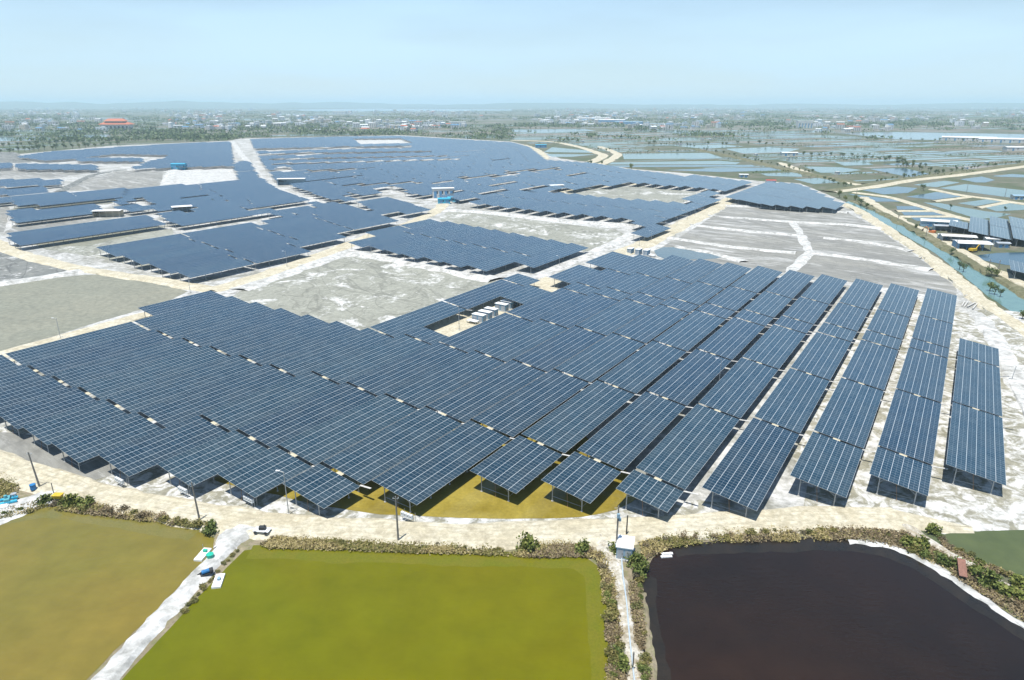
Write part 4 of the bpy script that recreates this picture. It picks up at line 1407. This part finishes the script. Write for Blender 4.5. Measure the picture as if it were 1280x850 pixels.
lamp_post(361, 643, 9.3, "slim steel lamp post at the edge of the gravel road")
lamp_post(76, 424, pole_height(76, 424, 398), "steel lamp post on the sandy track by the olive mud pond")
lamp_post(238, 366, pole_height(238, 366, 347), "steel lamp post at the sandy crossroads")
lamp_post(359, 335, pole_height(359, 335, 314), "steel lamp post on the road beside the drained mud pond")
lamp_post(574, 413, pole_height(574, 413, 382), "lamp post at the near corner of the drained mud pond")
lamp_post(699, 333, pole_height(699, 333, 320), "lamp post on the white salt path")
lamp_post(898, 486, pole_height(898, 486, 449), "lamp post rising between rows of the front block")
o = lamp_post(1264, 476, 4.5, "leaning steel post beside the grey ditch at right")
o.rotation_euler = (0.0, 0.12, 0.3)
for i, (u, v, vt) in enumerate(((799, 309, 295), (814, 302, 288.5), (833, 292, 278), (846, 284, 271.5), (859, 276, 264.5), (868.5, 270, 259.5), (881, 262, 252.5), (893, 254, 245.5))):
    lamp_post(u, v, pole_height(u, v, vt), "lamp post on the diagonal sandy road, %s from the transformer cabins" % ORD[i], "lamp posts of the diagonal road")
for u, v, vt, lab in ((1070, 246, 236, "utility pole at the head of the canal"), (1157, 297, 280, "utility pole on the canal bank beside the orange digger"), (1194, 315, 300, "utility pole on the canal bank beside the white shed"),
                      (1236, 335, 324, "left of two utility poles at the round pool by the canal"), (1248, 336, 325, "right of two utility poles at the round pool by the canal"),
                      (1208, 241, 230, "utility pole at the edge of the pale teal pond"), (1256, 246, 236, "utility pole on the dike of the right teal pond"), (1122, 277, 266, "utility pole on the grassy bank before the workshops")):
    utility_pole(u, v, pole_height(u, v, vt), lab)


def inverter_rack(u, v, label):
    p = G(u, v, 0.1)
    ang = math.atan2(BX.y, BX.x)
    o = thing("inverter_rack", label, "inverter rack", (p.x, p.y, 0.1), ang, "inverter racks under the front edge")
    b = MB()
    for x in (-1.35, 1.35):
        b.bar((x, 0, -0.2), (x, 0, 1.9), 0.05, n=5)
        b.bar((x, 0.6, -0.2), (x, 0.6, 1.9), 0.05, n=5)
    for z in (0.9, 1.75):
        b.bar((-1.35, 0, z), (1.35, 0, z), 0.045, n=4)
    b.build("rack_frame", M['steel'], o)
    for i in range(4):
        b = MB()
        x = -1.05 + 0.7 * i
        b.box((x, -0.26, 0.95), 0.60, 0.42, 0.85)
        c = b.build("inverter", M['box_white'], o)
        b = MB()
        b.box((x, -0.482, 1.35), 0.3, 0.02, 0.16)
        b.build("display", M['dark'], c)
    return o


inverter_rack(152, 607, "white inverter rack nearest the left edge, under the front tables")
inverter_rack(231, 619, "white inverter rack left of the middle dark utility pole")
inverter_rack(313, 631, "white inverter rack between the middle pole and the slim lamp post")
inverter_rack(510, 651, "white inverter rack beside the third dark utility pole")


def cabin(c, label, lx, ly, h, rz, wall, roof, group=None, name="transformer_cabin", cat="transformer cabin"):
    o = thing(name, label, cat, (c.x, c.y, 0.1), rz, group)
    b = MB()
    b.box((0, 0, -0.1), lx + 0.5, ly + 0.5, 0.35)
    b.build("plinth", M['concrete'], o)
    b = MB()
    b.box((0, 0, 0.25), lx, ly, h - 0.4)
    w = b.build("wall", M[wall], o)
    b = MB()
    b.box((0, 0, h - 0.145), lx + 0.3, ly + 0.3, 0.16)
    b.build("roof", M[roof], o)
    for x in (-lx * 0.25, lx * 0.25):
        b = MB()
        b.box((x, -ly / 2 - 0.02, 0.35), lx * 0.38, 0.05, h - 0.9)
        d = b.build("door", M['roof_grey'], o)
        b = MB()
        b.box((x + lx * 0.12, -ly / 2 - 0.06, h * 0.45), 0.08, 0.06, 0.3)
        b.build("handle", M['dark'], d)
    b = MB()
    for k in range(4):
        b.box((lx / 2 + 0.02, 0, 0.6 + 0.28 * k), 0.05, ly * 0.6, 0.16)
    b.build("vent", M['roof_grey'], o)
    return o


angB = math.atan2(BX.y, BX.x)
s_c, t_c = to_st(G(599, 402, 0))
for i in range(6):
    off = i * 4.3 + (3.2 if i > 2 else 0)
    c = ST(s_c + off, t_c - 0.3 * i)
    cabin(c, "pale blue white roofed cabin in the front block court, %s from its near end" % ORD[i], 4.8, 2.2, 2.8, angB, 'cabin_blue', 'roof_white', "cabins in the court of the front block")
for i, (u, v, lab) in enumerate(((788, 317, "left of three white roofed cabins at the diagonal road"), (798, 318, "middle of three white roofed cabins at the diagonal road"), (808, 319, "right of three white roofed cabins at the diagonal road"))):
    cabin(G(u, v), lab, 2.4, 4.0, 2.9, angB, 'cabin_blue', 'roof_white', "cabins at the diagonal road")


def platform(u, v, label, lx, ly, h, rz):
    p = G(u, v)
    o = thing("platform", label, "platform", (p.x, p.y, 0), rz)
    b = MB()
    b.box((0, 0, h - 0.12), lx, ly, 0.14)
    b.build("deck_plate", M['white_paint'], o)
    for x in (-1, 1):
        for y in (-1, 1):
            b = MB()
            b.box((x * (lx / 2 - 0.2), y * (ly / 2 - 0.2), -0.1), 0.16, 0.16, h)
            b.build("leg", M['steel'], o)


platform(591, 404, "low white platform at the near end of the court cabins", 4.2, 2.2, 1.1, angB)
platform(815, 321, "low white platform right of the cabins at the diagonal road", 3.4, 1.8, 1.1, angB)


def shed(u, v, lx, ly, h, rz, label, wall, roof, name="shed", cat="shed", pitch_h=0.9, doors=2, open_front=False, group=None):
    p = G(u, v)
    o = thing(name, label, cat, (p.x, p.y, 0), rz, group)
    b = MB()
    if open_front:
        b.box((0, ly / 2 - 0.1, 0), lx, 0.2, h)
        b.box((-lx / 2 + 0.1, -0.11, 0), 0.2, ly - 0.22, h)
        for k in range(5):
            b.box((-lx / 2 + 0.4 + (lx - 0.8) * k / 4, -ly / 2 + 0.15, 0), 0.2, 0.2, h)
    else:
        b.box((0, 0, 0), lx, ly, h)
    b.build("wall", M[wall], o)
    b = MB()
    e = 0.5
    X, Y = lx / 2 + e, ly / 2 + e
    for sg in (-1, 1):
        pts = [(-X, sg * Y, h - 0.1), (X, sg * Y, h - 0.1), (X, 0, h + pitch_h), (-X, 0, h + pitch_h)]
        if sg > 0:
            pts = [pts[1], pts[0], pts[3], pts[2]]
        b.hexa([(a, c2, z + 0.12) for a, c2, z in pts] + [(a, c2, z + 0.24) for a, c2, z in pts])
    for x in (-lx / 2, lx / 2):
        b.face([(x, -ly / 2, h), (x, ly / 2, h), (x, 0, h + pitch_h)], 1)
    b.build("roof", [M[roof], M[wall]], o)
    for k in range(0 if open_front else doors):
        x = -lx / 2 + lx * (k + 0.5) / doors
        b = MB()
        b.box((x, -ly / 2 - 0.04, 0), min(3.0, lx / doors * 0.5), 0.08, h * 0.72)
        b.build("door", M['roof_blue'], o)
        b = MB()
        b.box((x + lx / doors * 0.36, -ly / 2 - 0.04, h * 0.45), min(1.4, lx / doors * 0.2), 0.08, h * 0.28)
        b.build("window", M['glass'], o)
    return o


ra = math.radians
shed(1172, 283, 20, 6, 3.4, ra(-24), "long grey blue roofed workshop beside the canal solar block", 'pale_blue', 'roof_white', "workshop", "workshop")
shed(1181, 288, 13, 6, 3.0, ra(-18), "low open store behind the orange digger", 'roof_grey', 'roof_grey', "workshop", "workshop", 0.4, open_front=True)
shed(1196, 302, 17, 8, 3.4, ra(-20), "cream roofed open workshop in front of the right solar block", 'roof_grey', 'wall_pale', "workshop", "workshop", 0.5, open_front=True)
shed(1178, 299, 5, 4, 2.8, ra(-20), "small teal cabin left of the cream roofed workshop", 'pale_blue', 'roof_white', "hut", "hut", 0.3)
shed(1213.5, 311, 16, 10, 3.6, ra(-14), "white roofed workshop with blue sides by the round pool", 'roof_blue', 'roof_white', "workshop", "workshop", 0.5, open_front=True)
shed(1239, 304, 7, 5, 2.8, ra(-15), "small white roofed hut right of the workshops", 'wall_pale', 'roof_white', "hut", "hut", 0.4)
shed(1252, 309, 6, 4, 2.4, ra(-10), "grey hut at the right end of the workshop yard", 'roof_grey', 'roof_grey', "hut", "hut", 0.4)
shed(1271, 249, 8, 6, 3.0, ra(-10), "small cyan roofed hut on the right pond dike", 'wall_pale', 'pale_blue', "hut", "hut", 0.6)
shed(555, 254.5, 9.5, 5.5, 4.2, ra(10), "left of two bright blue site huts at the road fork", 'cyan', 'cyan', "site_hut", "site hut", 0.3)
shed(567, 252.0, 9, 5, 3.6, ra(10), "right of two bright blue site huts at the road fork", 'cyan', 'cyan', "site_hut", "site hut", 0.3)
shed(676, 184.5, 20, 10, 5, ra(5), "bright blue shed standing alone on the pale dikes", 'roof_blue', 'cyan', "shed", "shed", 0.6)
shed(224.5, 212, 16, 9, 7, ra(5), "bright cyan shed between the white salt fields", 'cyan', 'cyan', "shed", "shed", 0.4)
shed(228, 265, 13, 8, 4.2, ra(30), "white roofed pavilion in a gap of the left solar block", 'pale_blue', 'roof_white', "pavilion", "pavilion", 0.2, open_front=True)
shed(695, 237.5, 13, 7, 4.5, ra(20), "pale roofed pavilion at the edge of the white path", 'pale_blue', 'roof_white', "pavilion", "pavilion", 0.2, open_front=True)
shed(365, 231, 26, 8, 6, ra(8), "white roofed substation beside the white avenue", 'pale_blue', 'roof_white', "substation", "substation", 0.2, open_front=True)
shed(554, 247, 18, 6, 8, ra(10), "pale steel switchyard frame behind the blue site huts", 'wall_pale', 'roof_white', "switchyard", "switchyard", 0.1, 4)
shed(136, 271, 18, 7, 4.5, ra(8), "pale steel frame building in the court between left solar strips", 'wall_cream', 'roof_white', "frame_building", "frame building", 0.1, open_front=True)
shed(929, 221.5, 9, 6, 3, ra(-8), "small white roofed hut behind the far solar block", 'wall_pale', 'roof_white', "hut", "hut", 0.4)
shed(963, 229, 9, 6, 3, ra(-8), "red roofed hut behind the canal head solar block", 'wall_pale', 'red', "hut", "hut", 0.4)
shed(986, 194.5, 24, 10, 4.5, ra(-4), "long white shed among trees by the far teal ponds", 'wall_pale', 'roof_white', "shed", "shed", 0.8)
shed(1210, 176, 100, 24, 7, ra(-30), "longer left part of the far white greenhouse", 'wall_pale', 'roof_white', "greenhouse", "greenhouse", 2.0, 6)
shed(1256, 178, 95, 24, 7, ra(-30), "right part of the far white greenhouse by the lake", 'wall_pale', 'roof_white', "greenhouse", "greenhouse", 2.0, 6)
shed(1271, 188.5, 40, 14, 6, ra(-6), "far white shed near the right edge", 'wall_pale', 'roof_white', "shed", "shed", 1.0)
shed(1005, 160, 50, 22, 22, ra(-4), "far square white building right of the centre", 'wall_pale', 'roof_white', "building", "building", 0.6, 5)
shed(742, 150, 170, 30, 9, ra(-4), "far long white factory hall behind the tree belt", 'wall_pale', 'roof_white', "factory_hall", "factory hall", 2.5, 6)
shed(765, 152.5, 120, 30, 9, ra(-20), "far white and blue factory hall right of the long hall", 'roof_blue', 'roof_white', "factory_hall", "factory hall", 2.5, 6)
shed(786, 155, 110, 30, 8, ra(-20), "far blue roofed factory hall behind the tree belt", 'roof_blue', 'pale_blue', "factory_hall", "factory hall", 2.0, 6)
shed(572, 158, 60, 22, 16, ra(0), "far pale apartment block beyond the solar farm", 'wall_pale', 'roof_white', "building", "building", 0.5, 5)
shed(498, 160, 60, 20, 9, ra(0), "far cream hall left of the tall dark trees", 'wall_cream', 'roof_white', "building", "building", 1.0, 5)
shed(425, 143, 110, 40, 24, ra(0), "far white block beside the distant river", 'wall_pale', 'roof_white', "building", "building", 0.8, 5)

# far temple with orange tiled roofs
p = G(147, 162)
o = thing("temple", "large far temple with tiered orange tiled roofs", "temple", (p.x, p.y, 0), ra(4))
b = MB()
b.box((0, 0, 0), 84, 30, 16)
b.build("wall", M['wall_pale'], o)
for (lx, ly, z, h) in ((96, 40, 16, 8), (66, 26, 26, 7)):
    b = MB()
    b.hexa([(-lx / 2, -ly / 2, z), (lx / 2, -ly / 2, z), (lx / 2, ly / 2, z), (-lx / 2, ly / 2, z), (-lx / 3, -1, z + h), (lx / 3, -1, z + h), (lx / 3, 1, z + h), (-lx / 3, 1, z + h)])
    b.build("roof", M['roof_red'], o)
b = MB()
b.box((0, 0, 22), 56, 18, 4)
b.build("upper_wall", M['wall_cream'], o)
for k in range(7):
    b = MB()
    b.box((-36 + 12 * k, -15.1, 2), 6, 0.4, 9)
    b.build("window", M['glass'], o)

# far houses
rh = random.Random(77)
houses = []
while len(houses) < 1250:
    v = 132.0 + 33 * rh.random() ** 1.5
    u = rh.uniform(-10, 1290)
    d = noise.noise(Vector((u * 0.009 + 4, v * 0.13, 7.0)))
    if 760 < u < 960 and 138 < v < 150:
        d += 0.5
    if 150 < u < 320 and 137 < v < 153:
        d += 0.35
    if d < rh.uniform(-0.1, 0.45):
        continue
    p = G(u, v)
    if inside(p.x, p.y, FARM_W) or any(inside(p.x, p.y, q) for q in PONDS_W):
        continue
    houses.append((p.length, p))
houses.sort(key=lambda q: q[0])
town = MB()
TMATS = [M['wall_pale'], M['wall_cream'], M['roof_grey'], M['roof_white'], M['roof_blue'], M['roof_red'], M['glass']]


def house_into(b, rng, dist):
    k = 1 + dist / 9000
    lx, ly, h = rng.uniform(9, 22) * k, rng.uniform(8, 13) * k, rng.choice((4, 7, 7, 10, 13)) * (1 + dist / 14000)
    wi, ri = rng.choice((0, 0, 0, 1, 3)), rng.choice((2, 3, 3, 3, 4, 5))
    b2 = MB()
    b2.box((0, 0, 0), lx, ly, h, wi)
    if rng.random() < 0.55:
        X, Y, q = lx / 2 + 0.4, ly / 2 + 0.4, rng.uniform(1.2, 2.5)
        b2.face([(-X, -Y, h + 0.02), (X, -Y, h + 0.02), (X, 0, h + q), (-X, 0, h + q)], ri)
        b2.face([(X, Y, h + 0.02), (-X, Y, h + 0.02), (-X, 0, h + q), (X, 0, h + q)], ri)
        b2.face([(-X, -Y, h + 0.02), (-X, 0, h + q), (-X, Y, h + 0.02)], wi)
        b2.face([(X, -Y, h + 0.02), (X, Y, h + 0.02), (X, 0, h + q)], wi)
    else:
        b2.box((0, 0, h + 0.01), lx + 0.5, ly + 0.5, 0.5, 3 if ri == 5 else ri)
        b2.box((lx * 0.2, 0, h + 0.52), lx * 0.25, ly * 0.4, 2.2, wi)
    for fl in range(int(h // 3.2)):
        for c in range(3):
            b2.box((-lx * 0.32 + lx * 0.32 * c, -ly / 2 - 0.02, fl * 3.2 + 1.0), lx * 0.14, 0.12, 1.5, 6)
    return b2, wi, ri


names_w = {0: "pale", 1: "cream", 3: "white"}
names_r = {2: "grey", 3: "white", 4: "blue", 5: "red"}
for i, (dist, p) in enumerate(houses):
    b2, wi, ri = house_into(None, rh, dist)
    a = rh.choice((0.3, -0.1, 0.35, -0.6)) + rh.uniform(-0.15, 0.15)
    if i < 240:
        o = b2.build("house", TMATS, None, (p.x, p.y, 0))
        o.rotation_euler = (0, 0, a)
        side = "far left" if p.x < -0.35 * p.y else "left of centre" if p.x < 0 else "right of centre" if p.x < 0.35 * p.y else "far right"
        tag(o, "small distant %s walled house with a %s roof, %s" % (names_w[wi], names_r[ri], side), "house", "distant houses %s" % side)
    else:
        ca, sa = math.cos(a), math.sin(a)
        i0 = len(town.v)
        town.v += [(p.x + x * ca - y * sa, p.y + x * sa + y * ca, z) for x, y, z in b2.v]
        town.f += [tuple(i0 + q for q in f) for f in b2.f]
        town.m += b2.m
tag(town.build("town", TMATS), "specks of distant towns along the horizon", "town", kind='stuff')

for i, c in enumerate(HUTS[:70]):
    b2 = MB()
    lx, ly, h = rh.uniform(3, 6), rh.uniform(3, 4.5), rh.uniform(2.4, 3.2)
    b2.box((0, 0, 0), lx, ly, h, 0)
    b2.box((0, 0, h + 0.005), lx + 0.5, ly + 0.5, 0.25, 3)
    b2.box((lx * 0.2, -ly / 2 - 0.02, 0), 1.0, 0.1, 2.0, 4)
    o = b2.build("pond_hut", TMATS, None, (c.x, c.y, 0))
    o.rotation_euler = (0, 0, a0)
    tag(o, "tiny white hut on a dike of the far fish ponds, %s" % ("left half" if c.x < 0 else "right half"), "hut", "tiny huts of the far ponds, %s" % ("left" if c.x < 0 else "right"))

# concrete piles lying on the sandy bank
for i, (a, c) in enumerate((((1190.6, 352.5), (1201, 348)), ((1194, 354.5), (1208, 352)), ((1206, 370), (1214, 367.5)), ((1213, 372), (1221, 369.5)), ((1202, 383), (1206, 376.5)),
                            ((1204.8, 384), (1210, 377)), ((1209, 383.5), (1220, 378)), ((1216, 386), (1222, 379)), ((1128, 301), (1133, 297)), ((1149, 323), (1155, 320)), ((1174, 332.8), (1182, 331)),
                            ((1192, 353.6), (1199, 349.6)))):
    g0, g1 = G(a[0], a[1], 0.45), G(c[0], c[1], 0.45)
    b = MB()
    b.bar((0, 0, 0.15), g1 - g0 + Vector((0, 0, 0.15)), 0.26, n=10)
    o = b.build("concrete_pile", M['concrete'], None, (g0.x, g0.y, 0.4))
    where = ("by the sand bank above the tables, %s of twelve" % ORD[i]) if i < 8 or i == 11 else ("lying alone on the far sandy canal bank, %s from the far end" % ORD[i - 8])
    tag(o, "white concrete pile " + where, "concrete pile", "concrete piles on the sandy bank")


# rafts, pump hut, pipe and clutter on the dikes
def raft(u, v, label, rz, items):
    p = G(u, v, 0.3)
    o = thing("raft", label, "raft", (p.x, p.y, 0.1), rz)
    b = MB()
    b.box((0, 0, 0), 1.45, 3.4, 0.34)
    b.build("foam_hull", M['foam'], o)
    for y in (-1.4, 0.0, 1.4):
        b = MB()
        b.box((0, y * 0.85, 0.341), 1.5, 0.12, 0.05)
        b.build("plank", M['wall_pale'], o)
    b = MB()
    b.bar((-0.8, 1.6, 0.2), (-0.8, 1.6, 1.1), 0.05, n=5)
    b.build("mooring_post", M['steel'], o)
    for mk, x, y, sx, sy in items:
        b = MB()
        b.hexa([(x - sx, y - sy, 0.39), (x + sx, y - sy, 0.39), (x + sx, y + sy, 0.39), (x - sx, y + sy, 0.39),
                (x - sx * 1.15, y - sy * 1.15, 0.75), (x + sx * 1.15, y - sy * 1.15, 0.75), (x + sx * 1.15, y + sy * 1.15, 0.75), (x - sx * 1.15, y + sy * 1.15, 0.75)])
        ob = b.build("plastic_tub", M[mk], None, (p.x, p.y, 0.1))
        ob.rotation_euler = (0, 0, rz)
        tag(ob, "small %s plastic tub lying on the %s" % (mk, "left white raft" if mk == 'green' else "right white raft"), "tub")


raft(253.5, 693, "white foam raft in the brown pond left of the salt dike", ra(-6), [('green', 0.15, 0.6, 0.3, 0.22)])
raft(273, 726, "white foam raft in the algae green pond right of the salt dike", ra(10), [('pale_blue', 0.1, 0.1, 0.2, 0.3)])
p = G(263, 697, 0.5)
b = MB()
b.bar((0, 0, 0), (0, 0, 0.7), 0.55, n=10, r2=0.65)
tag(b.build("tub", M['green'], None, (p.x, p.y, 0.55)), "bright green round tub on the salt dike beside the left raft", "tub")
p = G(258, 717, 0.6)
o = thing("water_pump", "blue and dark water pump standing on the white salt dike", "water pump", (p.x, p.y, 0.6), 0.6)
b = MB()
b.bar((-0.7, 0, 0.5), (0.5, 0, 0.5), 0.34, n=10)
b.build("engine", M['blue'], o)
b = MB()
b.box((0, 0, -0.1), 1.9, 0.9, 0.2)
b.bar((0.5, 0, 0.4), (1.1, 0, 0.4), 0.45, n=10)
b.build("pump_base", M['dark'], o)
b = MB()
b.bar((-0.6, 0.1, 0.5), (-1.7, 0.7, -0.3), 0.12, n=6)
b.build("hose", M['dark'], o)

cabin(G(781, 691, 0.5), "small white roofed pump hut with pale blue walls at the footpath", 2.7, 3.4, 2.7, ra(-14), 'pale_blue', 'roof_white', None, "pump_hut", "pump hut")
p = G(783, 668, 0.5)
b = MB()
b.bar((0, 0, -0.2), (0, 0, 4.0), 0.14, n=8, r2=0.11)
tag(b.build("post", M['dark'], None, (p.x, p.y, 0.5)), "short dark post behind the white pump hut", "post")
pts = smooth([G(u, v, 0.85) for u, v in ((777, 698), (779, 722), (783, 750), (786, 785), (789, 815), (793, 850), (800, 900))], 2.0)
b = MB()
for a, c in zip(pts[:-1], pts[1:]):
    b.bar(a, c, 0.11, n=7)
tag(b.build("water_pipe", M['pvc']), "long pale water pipe running down the footpath from the pump hut", "pipe")
p = G(791, 835, 0.7)
b = MB()
b.bar((0, 0, -0.3), (-0.1, -0.4, 3.2), 0.10, n=8)
tag(b.build("post", M['concrete_pole'], None, tuple(p)), "grey post beside the water pipe near the bottom edge", "post")
for i, (u, v, lab) in enumerate(((834, 692, "upper of two white foam floats in the black pond corner"), (833, 695.5, "lower of two white foam floats in the black pond corner"))):
    p = G(u, v, 0.2)
    b = MB()
    b.box((0, 0, 0), 2.0, 0.5, 0.22, 0, 0.12)
    for x in (-0.6, 0.6):
        b.box((x, x * 0.12, 0.221), 0.1, 0.56, 0.06, 0, 0.12)
    tag(b.build("foam_float", M['foam'], None, (p.x, p.y, 0.06)), lab, "foam float")
p = G(1202, 713, 0.9)
o = thing("board", "brown wooden board propped on the bank above the black pond", "board", (p.x, p.y, 0.95), ra(-25))
b = MB()
b.hexa([(-0.6, -1.9, 0), (0.6, -1.9, 0), (0.6, 1.9, 0.9), (-0.6, 1.9, 0.9), (-0.6, -1.9, 0.12), (0.6, -1.9, 0.12), (0.6, 1.9, 1.02), (-0.6, 1.9, 1.02)])
b.build("panel", M['brown_board'], o)
b = MB()
b.bar((-0.45, 1.7, -0.3), (-0.45, 1.7, 0.85), 0.05, n=5)
b.bar((0.45, 1.7, -0.3), (0.45, 1.7, 0.85), 0.05, n=5)
b.build("prop", M['bark'], o)
p = G(328, 664, 0.7)
o = thing("cart", "white flat cart carrying a dark engine at the road edge", "cart", (p.x, p.y, 0.55), ra(-8))
b = MB()
b.box((0, 0, 0.45), 3.0, 1.5, 0.12)
b.build("bed", M['white_paint'], o)
for x in (-1, 1):
    for y in (-0.8, 0.8):
        b = MB()
        b.bar((x, y - 0.08, 0.3), (x, y + 0.08, 0.3), 0.3, n=10)
        b.build("wheel", M['dark'], o)
b = MB()
b.box((0.1, 0, 0.571), 1.2, 0.8, 0.6)
b.bar((0.5, 0, 1.1), (0.5, 0, 1.6), 0.08, n=6)
tag(b.build("engine", M['dark'], None, (p.x, p.y, 0.55)), "dark engine block sitting on the white cart", "engine")
# clutter at the left edge
p = G(73, 623, 0.8)
b = MB()
b.hexa([(-0.7, -0.45, 0), (0.7, -0.45, 0), (0.7, 0.45, 0), (-0.7, 0.45, 0), (-0.85, -0.6, 0.75), (0.85, -0.6, 0.75), (0.85, 0.6, 0.75), (-0.85, 0.6, 0.75)])
b.box((0, 0, 0.752), 1.9, 1.35, 0.1)
tag(b.build("container", M['yellow'], None, (p.x, p.y, 0.9)), "bright yellow container among bushes at the pond corner", "container")
p = G(42, 612, 0.4)
b = MB()
b.bar((0, 0, 0), (0, 0, 1.0), 0.55, n=12)
b.bar((0, 0, 1.0), (0, 0, 1.12), 0.58, n=12)
tag(b.build("barrel", M['blue'], None, (p.x, p.y, 0.5)), "blue barrel at the foot of the left utility pole", "barrel")
p = G(10, 627, 0.6)
o = thing("paddle_aerator", "cyan paddle aerator parked on the bank at the left edge", "aerator", (p.x, p.y, 0.55), 0.5)
b = MB()
b.box((0, -0.8, 0.1), 3.2, 0.6, 0.35)
b.box((0, 0.8, 0.1), 3.2, 0.6, 0.35)
b.build("float", M['cyan'], o)
b = MB()
b.box((0, 0, 0.45), 0.9, 1.9, 0.5)
b.bar((-0.2, 0, 0.95), (-0.2, 0, 1.5), 0.3, n=10)
b.build("motor", M['teal'], o)
for x in (-1.1, 1.1):
    b = MB()
    for k in range(6):
        a = k * math.pi / 3
        b.bar((x, -0.1, 0.6), (x + math.cos(a) * 0.6, 0.1, 0.6 + math.sin(a) * 0.6), 0.08, n=4)
    b.build("paddle_wheel", M['cyan'], o)
p = G(18, 622, 0.6)
b = MB()
b.bar((0, 0, 0), (0, 0, 0.95), 0.5, n=12)
b.bar((0, 0, 0.95), (0, 0, 1.05), 0.53, n=12)
tag(b.build("barrel", M['roof_grey'], None, (p.x, p.y, 0.5)), "grey barrel behind the cyan aerator", "barrel")
p = G(67, 616, 0.6)
b = MB()
b.bar((0, 0, -0.2), (0, 0, 2.4), 0.09, n=6)
tag(b.build("post", M['concrete_pole'], None, (p.x, p.y, 0.5)), "thin short post just left of the yellow container", "post")
p = G(2, 634, 0.6)
b = MB()
b.box((0, 0, 0), 2.2, 1.1, 0.3, 0, 0.4)
b.box((0.1, 0.1, 0.301), 1.6, 0.7, 0.2, 0, 0.4)
tag(b.build("foam_float", M['foam'], None, (p.x, p.y, 0.5)), "white foam slab on the bank at the left edge", "foam float")


def digger(u, v, rz, mat, label):
    p = G(u, v)
    o = thing("digger", label, "digger", (p.x, p.y, 0), rz)
    for y in (-1.1, 1.1):
        b = MB()
        b.hexa([(-1.6, y - 0.3, 0), (1.6, y - 0.3, 0), (1.6, y + 0.3, 0), (-1.6, y + 0.3, 0), (-1.9, y - 0.3, 0.8), (1.9, y - 0.3, 0.8), (1.9, y + 0.3, 0.8), (-1.9, y + 0.3, 0.8)])
        b.build("track", M['dark'], o)
    b = MB()
    b.box((-0.4, 0, 0.82), 3.4, 2.5, 1.2)
    b.build("body", mat, o)
    b = MB()
    b.box((0.5, 0.7, 2.025), 1.4, 1.0, 1.1)
    b.build("cab", M['glass'], o)
    b = MB()
    b.bar((1.2, -0.3, 1.6), (3.6, -0.3, 4.0), 0.28, n=6, r2=0.2)
    b.bar((3.6, -0.3, 4.0), (5.4, -0.3, 2.0), 0.2, n=6, r2=0.15)
    b.build("arm", mat, o)
    b = MB()
    b.hexa([(5.0, -0.8, 1.0), (5.8, -0.8, 1.0), (5.8, 0.3, 1.0), (5.0, 0.3, 1.0), (5.1, -0.8, 2.0), (5.6, -0.8, 2.0), (5.6, 0.3, 2.0), (5.1, 0.3, 2.0)])
    b.build("bucket", M['dark'], o)


digger(1164, 292, 2.2, M['orange'], "orange digger beside the canal bank workshops")
digger(1216, 315, 0.4, M['yellow'], "yellow digger in front of the white roofed workshop")
